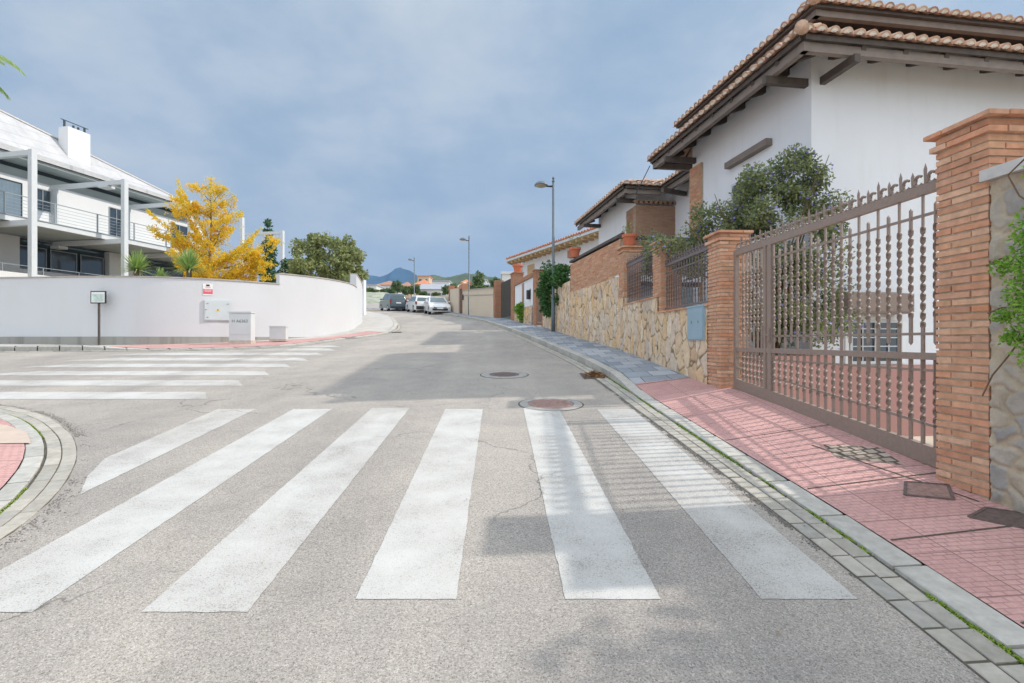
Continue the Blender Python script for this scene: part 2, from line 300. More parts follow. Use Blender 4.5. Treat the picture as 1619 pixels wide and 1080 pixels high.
mats['tyre'] = simple('tyre_rubber', (0.02, 0.02, 0.02), 0.85, 0.2, 10); mats['alloy'] = simple('alloy', (0.45, 0.46, 0.47), 0.35, 0.05, 5, metal=0.6)
mats['car_glass'] = glassmat('car_glass', (0.05, 0.09, 0.10), 0.05); mats['tail'] = simple('tail_lamp_red', (0.25, 0.02, 0.02), 0.25, 0.05, 5)
mats['head'] = simple('head_lamp_lens', (0.6, 0.63, 0.66), 0.15, 0.05, 5)

# ------------------------------------------------------------------ mesh building
class MB:
    def __init__(s, T=None): s.v = []; s.f = []; s.m = []; s.mi = 0; s.T = T
    def add(s, vs, fs, T='d'):
        if T == 'd': T = s.T
        n = len(s.v)
        s.v += [tuple(T(*p)) for p in vs] if T else [tuple(p) for p in vs]
        s.f += [tuple(i+n for i in f) for f in fs]; s.m += [s.mi]*len(fs); return s
    def box(s, x0, y0, z0, x1, y1, z1):
        if x0 > x1: x0, x1 = x1, x0
        if y0 > y1: y0, y1 = y1, y0
        if z0 > z1: z0, z1 = z1, z0
        return s.add([(x0,y0,z0),(x1,y0,z0),(x1,y1,z0),(x0,y1,z0),(x0,y0,z1),(x1,y0,z1),(x1,y1,z1),(x0,y1,z1)],
              [(3,2,1,0),(4,5,6,7),(0,1,5,4),(1,2,6,5),(2,3,7,6),(3,0,4,7)])
    def bar(s, p0, p1, w, h, T='d'):
        if T == 'd': T = s.T
        if T: p0 = T(*p0); p1 = T(*p1)
        p0 = Vector(p0); p1 = Vector(p1); d = (p1-p0).normalized()
        up = Vector((0, 0, 1)) if abs(d.z) < 0.95 else Vector((0, 1, 0))
        a = d.cross(up).normalized()*w/2; b = a.cross(d).normalized()*h/2
        vs = [p+q for p in (p0, p1) for q in (-a-b, a-b, a+b, -a+b)]
        return s.add(vs, [(3,2,1,0),(4,5,6,7),(0,1,5,4),(1,2,6,5),(2,3,7,6),(3,0,4,7)], None)
    def tube(s, pts, rads, n=8, caps=True):
        if s.T: pts = [s.T(*p) for p in pts]
        pts = [Vector(p) for p in pts]
        if not hasattr(rads, '__len__'): rads = [rads]*len(pts)
        vs = []; fs = []
        for i, p in enumerate(pts):
            d = (pts[min(i+1, len(pts)-1)]-pts[max(i-1, 0)]).normalized()
            up = Vector((0, 0, 1)) if abs(d.z) < 0.9 else Vector((1, 0, 0))
            a = d.cross(up).normalized(); b = a.cross(d)
            for k in range(n):
                t = 2*math.pi*k/n; vs.append(p + (a*math.cos(t)+b*math.sin(t))*rads[i])
        for i in range(len(pts)-1):
            for k in range(n):
                k2 = (k+1) % n; fs.append((i*n+k, i*n+k2, (i+1)*n+k2, (i+1)*n+k))
        if caps: fs.append(tuple(range(n-1, -1, -1))); fs.append(tuple((len(pts)-1)*n+k for k in range(n)))
        return s.add(vs, fs, None)
    def lathe(s, prof, c=(0, 0, 0), n=24):
        vs = []; fs = []
        for r, z in prof:
            for k in range(n):
                t = 2*math.pi*k/n; vs.append((c[0]+r*math.cos(t), c[1]+r*math.sin(t), c[2]+z))
        for i in range(len(prof)-1):
            for k in range(n):
                k2 = (k+1) % n; fs.append((i*n+k, i*n+k2, (i+1)*n+k2, (i+1)*n+k))
        fs.append(tuple(range(n-1, -1, -1))); fs.append(tuple((len(prof)-1)*n+k for k in range(n)))
        return s.add(vs, fs)
    def prism(s, poly, z0, z1):
        n = len(poly)
        f0 = (lambda x, y: z0) if not callable(z0) else z0; f1 = (lambda x, y: z1) if not callable(z1) else z1
        vs = [(x, y, f0(x, y)) for x, y in poly]+[(x, y, f1(x, y)) for x, y in poly]
        return s.add(vs, [tuple(range(n-1, -1, -1)), tuple(range(n, 2*n))]+[(i, (i+1) % n, n+(i+1) % n, n+i) for i in range(n)])
    def build(s, name, mat, parent=None, smooth=False, origin=None):
        me = bpy.data.meshes.new(name)
        off = Vector((0, 0, 0)); o = bpy.data.objects.new(name, me)
        if parent is not None:
            p = parent
            while p is not None: off = off + p.location; p = p.parent
        elif origin is not None: off = Vector(origin); o.location = off
        me.from_pydata([(x-off.x, y-off.y, z-off.z) for x, y, z in s.v], [], s.f)
        if not isinstance(mat, (list, tuple)): mat = [mat]
        for m in mat: me.materials.append(mats[m] if isinstance(m, str) else m)
        if len(mat) > 1: me.polygons.foreach_set('material_index', s.m)
        if smooth: me.polygons.foreach_set('use_smooth', [True]*len(me.polygons))
        me.update(); COL.objects.link(o); o.parent = parent
        return o
def tag(o, label=None, cat=None, group=None, kind=None):
    if label: o['label'] = label
    if cat: o['category'] = cat
    if group: o['group'] = group
    if kind: o['kind'] = kind
    return o
def thing(name, label, cat, loc=(0, 0, 0), group=None):
    o = bpy.data.objects.new(name, None); COL.objects.link(o); o.location = loc; o.empty_display_size = 0.2
    return tag(o, label, cat, group)
def struct(mb, name, mat, smooth=False): return tag(mb.build(name, mat, None, smooth), kind='structure')
def copy_tree(o, parent=None):
    c = o.copy(); COL.objects.link(c); c.parent = parent
    for ch in list(o.children): copy_tree(ch, c)
    return c
def shade_auto(o, ang=35):
    me = o.data; me.polygons.foreach_set('use_smooth', [True]*len(me.polygons))
    try: me.set_sharp_from_angle(angle=R(ang))
    except Exception: pass

# ------------------------------------------------------------------ ground level and the street's lines
def zg(x, y):
    if y < -4: return -1.789 + 0.02*(y+4)
    if y < 30: return -1.445+0.086*y
    if y < 70: return 1.135+0.08*(y-30)
    return 4.335+0.085*(y-70)
def smooth_line(P, step=0.25):
    P = [Vector((*p, 0)) for p in P]; out = []
    for i in range(len(P)-1):
        p0 = P[max(i-1, 0)]; p1 = P[i]; p2 = P[i+1]; p3 = P[min(i+2, len(P)-1)]
        L = (p2-p1).length; n = max(2, int(L/step))
        m1 = (p2-p0)/2 if i > 0 else (p2-p1); m2 = (p3-p1)/2 if i+2 < len(P) else (p2-p1)
        l0 = (p2-p0).length or 1; l3 = (p3-p1).length or 1
        m1 = m1.normalized()*L; m2 = m2.normalized()*L
        for k in range(n):
            t = k/n; a = 2*t**3-3*t**2+1; b = t**3-2*t**2+t; c = -2*t**3+3*t**2; d = t**3-t**2
            q = a*p1+b*m1+c*p2+d*m2; out.append((q.x, q.y))
    out.append((P[-1].x, P[-1].y)); return out
def resample(L, n):
    L = [Vector((*p, 0)) for p in L]; s = [0]
    for a, b in zip(L, L[1:]): s.append(s[-1]+(b-a).length)
    xs = np.interp(np.linspace(0, s[-1], n), s, [p.x for p in L]); ys = np.interp(np.linspace(0, s[-1], n), s, [p.y for p in L])
    return list(zip(xs.tolist(), ys.tolist()))
def linelen(L): return sum(math.dist(a, b) for a, b in zip(L, L[1:]))
def offset(L, d):
    out = []
    for i, p in enumerate(L):
        a = L[max(i-1, 0)]; b = L[min(i+1, len(L)-1)]; dx = b[0]-a[0]; dy = b[1]-a[1]; l = math.hypot(dx, dy) or 1
        out.append((p[0]+dy/l*d, p[1]-dx/l*d))       # positive = to the right of travel
    return out
def ramp1(x, a, b, va, vb):
    t = min(1, max(0, (x-a)/(b-a))); t = t*t*(3-2*t); return va+(vb-va)*t
RC = smooth_line([(2.02,-6),(2.02,-2),(2.02,1),(2.0,3.1),(1.95,4.2),(1.88,5.5),(1.82,6.6),(1.76,8),(1.66,9.5),(1.45,11.4),(1.12,13.6),(0.68,16.5),(0.1,20),(-0.85,25),(-1.85,29.5),(-2.85,33),(-4.05,37),(-5.65,42),(-8.0,48.5),(-11.0,54.5),(-16,61),(-24,68)])
WLN = smooth_line([(3.75,-6),(3.42,1),(3.25,4),(3.0,7.2),(2.75,11.9),(2.6,13),(2.0,16.3),(1.75,18.3),(1.4,21),(0.05,27.6),(-0.55,30.5),(-1.6,33),(-2.6,36),(-3.6,39.5),(-4.7,43),(-6.6,48),(-9.6,54),(-14,60),(-21,66)])
LI = smooth_line([(-2.78,-6),(-2.84,0),(-2.9,2),(-3.02,3.02),(-3.24,3.59),(-3.58,4.16),(-4.01,4.73),(-4.68,5.42),(-5.68,6.20),(-6.78,6.75),(-8.8,7.25),(-12,7.5),(-40,7.9)], 0.12)
CL = smooth_line([(-45,13.2),(-20,13.3),(-13.3,13.35),(-10.06,13.62),(-8.4,13.75),(-7.16,14.15),(-6.42,14.97),(-5.83,16.5),(-5.25,18.2),(-4.9,19.9),(-5.1,22.6),(-5.9,26.2),(-8,33.8),(-10.6,41),(-13.5,48),(-17,54),(-22,60),(-29,66)])
# ------------------------------------------------------------------ terrain, road
ys = [-60,-30,-12,-6,0,5,10,15,20,25,30,35,40,50,60,70,85,100,150,200,300,500,800,1200,2000,3500,6000]
xs = [-4000,-1500,-600,-250,-100,-60,-30,-10,0,10,30,60,100,250,600,1500,4000]
xs = sorted(xs+[3.42, 3.46, 14.0, 14.1]); ys = sorted(ys+[2.9, 2.95, 12.35, 12.4])
def under(x, y): return -2.3 if (3.45 < x < 14.05 and 2.92 < y < 12.38) else zg(x, y)-(0.06 if y < 72 else 0.0)
g = MB(); vs = [(x, y, under(x, y)) for y in ys for x in xs]; nx = len(xs)
g.add(vs, [(j*nx+i, j*nx+i+1, (j+1)*nx+i+1, (j+1)*nx+i) for j in range(len(ys)-1) for i in range(nx-1)])
struct(g, 'ground', 'dirt')
def ribbon(mb, A, B, za, zb, n=None, skirt=None):
    """sheet between two lines; za, zb give heights above the street plane as functions of (x, y)"""
    if n is None: n = max(2, int(max(linelen(A), linelen(B))/0.5))
    A = resample(A, n); B = resample(B, n); vs = []
    for a, b in zip(A, B):
        vs.append((a[0], a[1], zg(*a)+za(*a))); vs.append((b[0], b[1], zg(*b)+zb(*b)))
    fs = [(2*i, 2*i+1, 2*i+3, 2*i+2) for i in range(n-1)]
    mb.add(vs, fs)
    if skirt:
        k = len(vs); vs2 = [(a[0], a[1], zg(*a)+za(*a)-skirt) for a in A]
        mb.add([vs[2*i] for i in range(n)]+vs2, [(i, i+1, n+i+1, n+i) for i in range(n-1)])
def sub(L, f): return [p for p in L if f(p)]
r = MB()
yy = [-8+0.5*i for i in range(57)]
r.add([(x, y, zg(x, y)) for y in yy for x in (-60, -30, -10, -4, 0, 2.3)], [(j*6+i, j*6+i+1, (j+1)*6+i+1, (j+1)*6+i) for j in range(len(yy)-1) for i in range(5)])
RA = sub(RC, lambda p: p[1] >= 20); LA = sub(CL, lambda p: p[1] >= 20 and p[0] < -4.5)
ribbon(r, [(-5.2, 20)]+offset(LA, -0.1), [(0.4, 20)]+offset(RA, 0.2), lambda x, y: 0, lambda x, y: 0, 90)
struct(r, 'road', 'asphalt')
# zebra crossings
z1 = MB()
def patch(mb, poly, h=0.003, rag=0.0):
    if rag:
        out = []; n = len(poly)
        for i in range(n):
            a, b = poly[i], poly[(i+1) % n]; L = math.dist(a, b); m = max(1, int(L/0.035)); nx_, ny_ = (b[1]-a[1])/L, -(b[0]-a[0])/L
            for k in range(m):
                t = k/m; x, y = a[0]+(b[0]-a[0])*t, a[1]+(b[1]-a[1])*t; j = rag*(noise.noise(Vector((x*9, y*9, 2)))+.8*noise.noise(Vector((x*31, y*31, 5)))) if k else 0
                out.append((x+nx_*j, y+ny_*j))
        poly = out
    mb.add([(x, y, zg(x, y)+h) for x, y in poly], [tuple(range(len(poly)))])
def stripe(mb, L):                                                # long quad cut into lengths so it lies on the plane
    patch(mb, L)
for k, (a, w) in enumerate([(-2.685,0.49),(-1.695,0.485),(-0.745,0.48),(0.255,0.455),(1.19,0.46)]):
    yn = 2.34 if k < 2 else 2.44; yf = 6.55+0.06*(k % 2)
    def X(y, o): return a+o-0.026*(y-2.4)
    patch(z1, [(X(yn, 0), yn), (X(yn, w), yn), (X(yf, w), yf), (X(yf, 0), yf)], rag=.0055)
patch(z1, [(-3.14, 3.72), (-3.27, 6.55), (-3.76, 6.55), (-3.62, 4.55), (-3.40, 4.1)], rag=.0055)
z2 = MB()
for k in range(8):
    y = 7.45+1.07*k; h = 0.27
    xr = -4.32-0.07*k; xl = -9.75 if k > 1 else -10.4
    if k == 7: y = 14.75; xl = -6.3; xr = -4.9; h = 0.2
    if k == 6: xl = -7.0
    patch(z2, [(xl-0.25, y-h), (xr+0.05, y-h), (xr-0.3, y+h), (xl+0.6, y+h)], rag=.009)
z3 = MB()
for k in range(4):                                               # far crossing stripes seen as pale bars on the bend
    y = 27.6+1.6*k; x = -2.9-0.32*(y-27.6)
    patch(z3, [(x-0.1, y-0.25), (x+1.6, y-0.25), (x+1.45, y+0.25), (x-0.25, y+0.25)], 0.006)
for m_, nm in ((z1, 'road_markings'), (z2, 'side_road_markings'), (z3, 'far_road_markings')): struct(m_, nm, 'paint')

# kerbs and gutters: stones laid one after the other along a line
def stones(mb, L, w, ztop, length, gap, zdepth=0.2, bev=0.008, slope=0.0):
    """L = road-side edge, w to the right of travel"""
    tot = linelen(L); n = max(1, int(tot/length)); pts = resample(L, n+1)
    O = offset(L, w); po = resample(O, n+1)
    for i in range(n):
        a, b = Vector(pts[i]), Vector(pts[i+1]); c, d = Vector(po[i]), Vector(po[i+1]); l = (b-a).length
        t = gap/2/max(l, 0.01)*rnd.uniform(0.6, 1.5)
        j = rnd.uniform(-0.003, 0.003)
        q = [a.lerp(b, t), a.lerp(b, 1-t), c.lerp(d, 1-t), c.lerp(d, t)]
        cen = (q[0]+q[1]+q[2]+q[3])/4
        top = [p.lerp(cen, bev*1.6/max(w, .1)) for p in q]
        zt = [zg(p.x, p.y)+ztop(p.x, p.y)+j+(slope if k > 1 else 0) for k, p in enumerate(q)]
        vs = [(p.x, p.y, z-zdepth) for p, z in zip(q, zt)]+[(p.x, p.y, z-bev) for p, z in zip(q, zt)]+[(p.x, p.y, z) for p, z in zip(top, zt)]
        fs = [(8,9,10,11)]+[(k, (k+1) % 4, 4+(k+1) % 4, 4+k) for k in range(4)]+[(4+k, 4+(k+1) % 4, 8+(k+1) % 4, 8+k) for k in range(4)]
        mb.add(vs, fs)
kr_h = lambda x, y: ramp1(y, 7.4, 9.0, 0.030, 0.135)
kl_h = lambda x, y: 0.13 if x < -11.5 else (ramp1(x, -11.5, -9.8, 0.13, 0.035) if y < 17 else ramp1(y, 20.5, 23, 0.035, 0.13))
kb = MB(); stones(kb, RC, 0.17, kr_h, 0.62, 0.022, 0.3); struct(kb, 'kerb', 'kerb')
gb = MB(); stones(gb, offset(RC, -0.122), 0.100, lambda x, y: 0.011, 0.205, 0.012, 0.1, 0.005); stones(gb, offset(RC, -0.232), 0.100, lambda x, y: 0.009, 0.205, 0.012, 0.1, 0.005)
struct(gb, 'gutter', 'gutter')
jb = MB(); ribbon(jb, offset(RC, -0.242), offset(RC, 0.2), lambda x, y: 0.003, lambda x, y: 0.003); struct(jb, 'gutter_bed', 'joint')
kb = MB(); L2 = offset(LI, -0.232); stones(kb, L2, -0.13, lambda x, y: 0.03, 0.40, 0.012, 0.3)
stones(kb, CL, -0.17, kl_h, 0.55, 0.03, 0.3); struct(kb, 'kerb', 'kerb')
gb = MB(); stones(gb, offset(LI, -0.008), -0.098, lambda x, y: 0.010, 0.22, 0.007, 0.1, 0.004); stones(gb, offset(LI, -0.114), -0.098, lambda x, y: 0.012, 0.22, 0.007, 0.1, 0.004)
stones(gb, offset(CL, 0.145), -0.125, lambda x, y: 0.012, 0.30, 0.010, 0.1, 0.004); struct(gb, 'gutter', 'gutter')
jb = MB(); ribbon(jb, LI, offset(LI, -0.40), lambda x, y: 0.003, lambda x, y: 0.003); ribbon(jb, offset(CL, 0.16), offset(CL, -0.2), lambda x, y: 0.003, lambda x, y: 0.003)
struct(jb, 'gutter_bed', 'joint')
# right pavement
wz = lambda x, y: ramp1(y, 2, 7, 0.10, 0.19)
kz = lambda x, y: kr_h(x, y)+0.004
def cut(L, y0, y1):
    out = []
    for a, b in zip(L, L[1:]):
        for yc in (y0, y1):
            if a[1] < yc <= b[1] and (a[1] != yc): pass
        lo_, hi_ = max(a[1], y0), min(b[1], y1)
        if lo_ < hi_:
            q = lambda y: (a[0]+(b[0]-a[0])*(y-a[1])/(b[1]-a[1]), y)
            if not out: out.append(q(lo_))
            out.append(q(hi_))
    return out
rp = MB(); ribbon(rp, offset(cut(RC, -6, 8.05), 0.168), cut(WLN, -6, 8.05), kz, wz, 60); struct(rp, 'pavement_red', 'red_pave')
gp = MB(); ribbon(gp, offset(cut(RC, 8.05, 70), 0.168), cut(WLN, 8.05, 70), kz, wz, 160); struct(gp, 'pavement_grey', 'grey_pave')
# island pavement on the left
IN = offset(LI, -0.364)
far = [(-30, y) for y in np.linspace(-6, 7, 30)]
ip = MB(); ribbon(ip, resample(IN, 120), resample([(-12, -6), (-12, 3), (-14, 5.5), (-40, 6)], 120), lambda x, y: 0.034, lambda x, y: 0.06, 120)
struct(ip, 'island_pavement', 'red_pave')
cp = MB(); patch(cp, [(-4.60, 4.90), (-5.0, 5.28), (-5.50, 5.58), (-6.6, 5.85), (-6.6, 4.80)], 0.042)
struct(cp, 'cream_paving', simple('cream_tile', (0.52, 0.42, 0.35), 0.85, 0.08, 6, 0.2))
# pavement below the white wall
WW = smooth_line([(-45,15.75),(-22,15.6),(-15.3,15.3),(-11.3,15.0),(-9.5,15.5),(-7.9,16.8),(-6.9,18.1),(-6.45,19.3),(-6.35,20.4),(-6.6,21.8),(-7.6,26),(-9.2,31),(-11.5,38),(-14.3,45),(-19,54),(-24,60)])
lz = lambda x, y: 0.02 if y < 17 else ramp1(y, 17, 22, 0.02, 0.15)
lp = MB(); ribbon(lp, offset(CL, -0.175), offset(WW, 0.0), lambda x, y: kl_h(x, y)+0.003, lz, 200); struct(lp, 'pavement_left', 'concrete_pave')
mid = []
CLr = [p for p in offset(CL, -0.175) if (-10.9 < p[0] and p[1] < 20.2)]
i0 = resample(CLr, 80); wwr = [min(WW, key=lambda q: math.dist(q, p)) for p in i0]
rp2 = MB(); vs = []
for k, (a, b) in enumerate(zip(i0, wwr)):
    f = 0.93 if a[1] < 14.2 else max(0.52, 0.93-0.16*(a[1]-14.2))
    q = (a[0]+(b[0]-a[0])*f, a[1]+(b[1]-a[1])*f)
    za = kl_h(*a)+0.003; zb = za+(lz(*b)-za)*f
    vs.append((*a, zg(*a)+za+0.004)); vs.append((*q, zg(*q)+zb+0.006))
rp2.add(vs, [(2*i, 2*i+1, 2*i+3, 2*i+2) for i in range(79)]); struct(rp2, 'pavement_left_red', 'red_pave')
# inset patches in the right pavement
def pz(x, y):
    i = min(range(0, len(RC), 3), key=lambda k: abs(RC[k][1]-y)); j = min(range(0, len(WLN), 3), key=lambda k: abs(WLN[k][1]-y))
    a = RC[i][0]+0.175; b = WLN[j][0]; t = (x-a)/(b-a); return zg(x, y)+kz(x, y)*(1-t)+wz(x, y)*t
def ppatch(mb, poly, h=0.004): mb.add([(x, y, pz(x, y)+h) for x, y in poly], [tuple(range(len(poly)))])
mp_ = MB(); ppatch(mp_, [(2.72, 4.28), (3.08, 4.02), (3.16, 4.42), (2.80, 4.62)]); struct(mp_, 'paving_patch', pavemat('old_paving_patch', (0.34, 0.29, 0.24), (0.50, 0.42, 0.35), (0.12, 0.10, 0.085), 0.1, 0.1, 0.014, 0.5))
sj = MB()
for y in (7.95, 5.0, 3.74, 2.95, 2.2):
    i = min(RC, key=lambda p: abs(p[1]-y)); j = min(WLN, key=lambda p: abs(p[1]-y)); a = (i[0]+0.18, y); b = (j[0], y+0.1)
    d = 0.006; P = [(a[0]+(b[0]-a[0])*t, a[1]+(b[1]-a[1])*t) for t in (0, 1)]
    ppatch(sj, [P[0], P[1], (P[1][0], P[1][1]+2*d), (P[0][0], P[0][1]+2*d)], 0.005)
ppatch(sj, [(2.70, 4.62), (3.05, 3.35), (3.062, 3.35), (2.715, 4.63)], 0.0065)
struct(sj, 'paving_joints', 'joint')

def manhole(x, y, rr, rc, mat, label, z=None, sq=False):
    z0 = (zg(x, y) if z is None else z)
    t = thing('manhole', label, 'manhole', (x, y, z0))
    sl = 0.086
    a = MB(); n = 40
    def ring(r, dz): return [(x+r*math.cos(2*math.pi*k/n), y+r*math.sin(2*math.pi*k/n), z0+sl*r*math.sin(2*math.pi*k/n)+dz) for k in range(n)]
    a.add(ring(rr, 0.004)+ring(rr*0.98, 0.009)+ring(rc+0.012, 0.009)+ring(rc+0.012, 0.002), [(j*n+k, j*n+(k+1) % n, (j+1)*n+(k+1) % n, (j+1)*n+k) for j in range(3) for k in range(n)])
    a.build('collar', 'ring', t)
    b = MB(); b.add(ring(rc, 0.003)+ring(rc-0.01, 0.011)+ring(rc-0.035, 0.011)+ring(rc-0.045, 0.006), [(j*n+k, j*n+(k+1) % n, (j+1)*n+(k+1) % n, (j+1)*n+k) for j in range(3) for k in range(n)]+[tuple(3*n+k for k in range(n))])
    m = int(rc/0.035)
    for i in range(-m, m+1):
        for j in range(-m, m+1):
            px, py = i*0.035+(0.0175 if j % 2 else 0), j*0.035
            if math.hypot(px, py) < rc-0.06: 
                zz = z0+sl*py+0.006; b.add([(x+px-.012, y+py, zz), (x+px, y+py-.012, zz), (x+px+.012, y+py, zz), (x+px, y+py+.012, zz), (x+px, y+py, zz+.008)], [(0,1,4),(1,2,4),(2,3,4),(3,0,4)])
    b.build('cover', mat, t)
    c = MB(); c.add(ring(rr+0.02, 0.0025)+ring(rr, 0.0035), [(k, (k+1) % n, n+(k+1) % n, n+k) for k in range(n)]); c.build('seam', 'joint', t)
manhole(-0.14, 9.42, 0.43, 0.27, 'iron', 'round dark manhole cover in a pale collar, the farther of two in the road')
manhole(0.52, 6.86, 0.42, 0.30, 'iron_red', 'rusty reddish manhole cover at the far end of a white crossing stripe')
def flatcover(poly, mat, label):
    c = (sum(p[0] for p in poly)/4, sum(p[1] for p in poly)/4); t = thing('access_cover', label, 'cover', (c[0], c[1], pz(*c)))
    a = MB(); ppatch(a, poly, 0.006); a.build('plate', mat, t)
    b = MB()
    for i in range(4):
        p, q = poly[i], poly[(i+1) % 4]; b.bar((p[0], p[1], pz(*p)+0.004), (q[0], q[1], pz(*q)+0.004), 0.02, 0.012)
    b.build('rim', 'iron', t)
flatcover([(2.70, 3.52), (2.93, 3.40), (3.08, 3.62), (2.86, 3.72)], 'iron_red', 'brown square cover plate in the pavement at the foot of the near brick pillar')
flatcover([(2.82, 3.16), (3.10, 2.88), (3.30, 3.06), (3.02, 3.26)], 'iron', 'black cover plate in the pink pavement below the rubble wall')
# drain grate with leaves by the right kerb
t = thing('drain_grate', 'dark drain grate heaped with brown leaves in the gutter by the right kerb', 'drain', (1.52, 9.2, zg(0, 9.2)))
a = MB()
for k in range(9): 
    y = 8.95+k*0.06; a.box(1.28, y, zg(0, y)+0.004, 1.64, y+0.03, zg(0, y)+0.02)
a.box(1.26, 8.9, zg(0, 8.9)-0.02, 1.28, 9.5, zg(0, 9.5)+0.018); a.build('grate', 'iron', t)
lm = MB()
for k in range(420):
    x = 1.5+rnd.gauss(0, 0.10); y = 9.25+rnd.gauss(0, 0.16); z = zg(x, y)+0.02+0.09*rnd.random()*math.exp(-((x-1.5)**2+(y-9.25)**2)/0.02)
    s = rnd.uniform(0.012, 0.03); an = rnd.uniform(0, 6.3); ca, sa = math.cos(an)*s, math.sin(an)*s; u = rnd.uniform(-.012, .02)
    lm.add([(x-ca, y-sa, z), (x+sa*.5, y-ca*.5, z+u), (x+ca, y+sa, z+.006), (x-sa*.5, y+ca*.5, z-u*.5)], [(0,1,2,3)])
tag(lm.build('leaf_litter', 'litter', None, origin=(1.5, 9.25, zg(0, 9.25))), 'heap of dry brown leaves lying on the drain grate', 'leaves', kind='stuff')
t = thing('drain_grate', 'thin dark drain slot across the gutter on the far left bend', 'drain', (-4.75, 20.3, zg(0, 20.3)))
a = MB(); a.box(-5.0, 20.28, zg(0, 20.3)+0.012, -4.4, 20.45, zg(0, 20.3)+0.03)
a.build('slot', 'black', t)
# moss and grit along the joints
mo = MB()
def tuft(mb, x, y, z, s):
    for _ in range(3):
        an = rnd.uniform(0, 6.3); dx, dy = math.cos(an)*s, math.sin(an)*s; h = s*rnd.uniform(0.3, 1.1)
        mb.add([(x-dy*.3, y+dx*.3, z), (x+dy*.3, y-dx*.3, z), (x+dx, y+dy, z+h)], [(0,1,2)])
def along(L, dens, f, clump=1.3, off=0.0):
    for a, b in zip(L, L[1:]):
        l = math.dist(a, b)
        for _ in range(int(dens*l+rnd.random())):
            t = rnd.random(); x = a[0]+(b[0]-a[0])*t; y = a[1]+(b[1]-a[1])*t
            if noise.noise(Vector((x*clump, y*clump, 3.3)))+.6*noise.noise(Vector((x*7, y*7, 1.3)))+off > rnd.uniform(-0.12, 0.2): f(x, y)
along(offset(cut(RC, 1.2, 9), -0.008), 900, lambda x, y: tuft(mo, x+rnd.gauss(0, .012), y, zg(x, y)+0.008, rnd.uniform(.006, .016)), off=-.04)
along(offset(LI[:140], -0.222), 420, lambda x, y: tuft(mo, x+rnd.gauss(0, .010), y, zg(x, y)+0.010, rnd.uniform(.005, .012)))
tag(mo.build('moss', 'moss'), 'bright green moss growing in the gutter joint beside the kerb', 'moss', kind='stuff')
gr = MB()
def pebble(mb, x, y, z, s):
    an = rnd.uniform(0, 6.3); ca, sa = math.cos(an)*s, math.sin(an)*s
    mb.add([(x-ca, y-sa, z), (x+sa*.8, y-ca*.8, z), (x+ca, y+sa, z), (x-sa*.8, y+ca*.8, z), (x, y, z+s*.7)], [(0,1,4),(1,2,4),(2,3,4),(3,0,4)])
along(offset(cut(RC, 1.0, 9.5), -0.245), 700, lambda x, y: pebble(gr, x-abs(rnd.gauss(0, .02)), y, zg(x, y)+.003, rnd.uniform(.003, .008)))
along(LI[:170], 380, lambda x, y: pebble(gr, x+abs(rnd.gauss(0, .06))+.01, y+abs(rnd.gauss(0, .03)), zg(x, y)+.003, rnd.uniform(.003, .009)))
tag(gr.build('road_grit', 'grit'), 'dark loose grit gathered along the edge of the gutter', 'grit', kind='stuff')
lt = MB()
for k in range(70):
    x = rnd.uniform(1.2, 3.1) if k < 45 else rnd.uniform(-3, 1.2); y = rnd.uniform(2, 8)
    z = (pz(x, y) if x > 2.2 else zg(x, y))+.012; s = rnd.uniform(0.006, 0.014); an = rnd.uniform(0, 6.3); ca, sa = math.cos(an)*s, math.sin(an)*s
    lt.add([(x-ca, y-sa, z), (x+sa*.5, y-ca*.5, z+.003), (x+ca, y+sa, z+.002), (x-sa*.5, y+ca*.5, z+.004)], [(0,1,2,3)])
tag(lt.build('fallen_leaves', 'litter'), 'tiny dry leaves scattered over the pavement and road', 'leaves', kind='stuff')

# ------------------------------------------------------------------ brick, stone, tiles
def brick_pillar(mb, T, w, d, z0, z1, cap=True, course=0.051, bh=0.037):
    """T maps local (x 0..w, y 0..d, z); bricks get material 0, mortar 1"""
    n = int((z1-z0)/course); mb.mi = 1; mb.T = T; mb.box(.012, .012, z0-.3, w-.012, d-.012, z0+n*course-.006); mb.mi = 0
    L = 0.245
    for i in range(n):
        k = n-1-i; z = z0+i*course; e = 0.0
        if cap: e = {0: 0.050, 1: 0.0, 2: 0.028}.get(k, 0)
        th = bh if k != 0 else 0.03
        def j(): return rnd.uniform(-.004, .004)
        x0, x1, y0, y1 = -e, w+e, -e, d+e; g = .011; h = .115+e*.5
        if i % 2:
            bs = [(x0, y0, x1-h-g, y0+h), (x1-h, y0, x1, y1-h-g), (x0+h+g, y1-h, x1, y1), (x0, y0+h+g, x0+h, y1)]
        else:
            bs = [(x0+h+g, y0, x1, y0+h), (x1-h, y0+h+g, x1, y1), (x0, y1-h, x1-h-g, y1), (x0, y0, x0+h, y1-h-g)]
        for b in bs:
            a = j(); c = j(); mb.box(b[0]+a, b[1]+c, z, b[2]+a, b[3]+c, z+th+rnd.uniform(-.002, .002))
def brick_wall(mb, T, L, z0, z1, th, course=0.051, bh=0.038, bl=0.25, both=True):
    n = max(1, int((z1-z0)/course)); mb.T = T; mb.mi = 1; mb.box(0, .012, z0, L, th-.012, z0+n*course-.004); mb.mi = 0
    for i in range(n):
        z = z0+i*course; x = -bl*rnd.uniform(0, .1)-(bl/2 if i % 2 else 0)
        while x < L:
            a = max(0, x); b = min(L, x+bl-.011)
            if b-a > .02:
                o = rnd.uniform(-.003, .003); mb.box(a, o, z, b, .06 if both else th, z+bh)
                if both: mb.box(a, th-.06, z, b, th-o, z+bh)
            x += bl
    mb.T = None
def frame(P0, P1):
    """local x along P0->P1, local y to the left of travel"""
    d = (Vector(P1)-Vector(P0)).normalized(); nn = Vector((-d.y, d.x))
    return lambda x, y, z: (P0[0]+d.x*x+nn.x*y, P0[1]+d.y*x+nn.y*y, z)
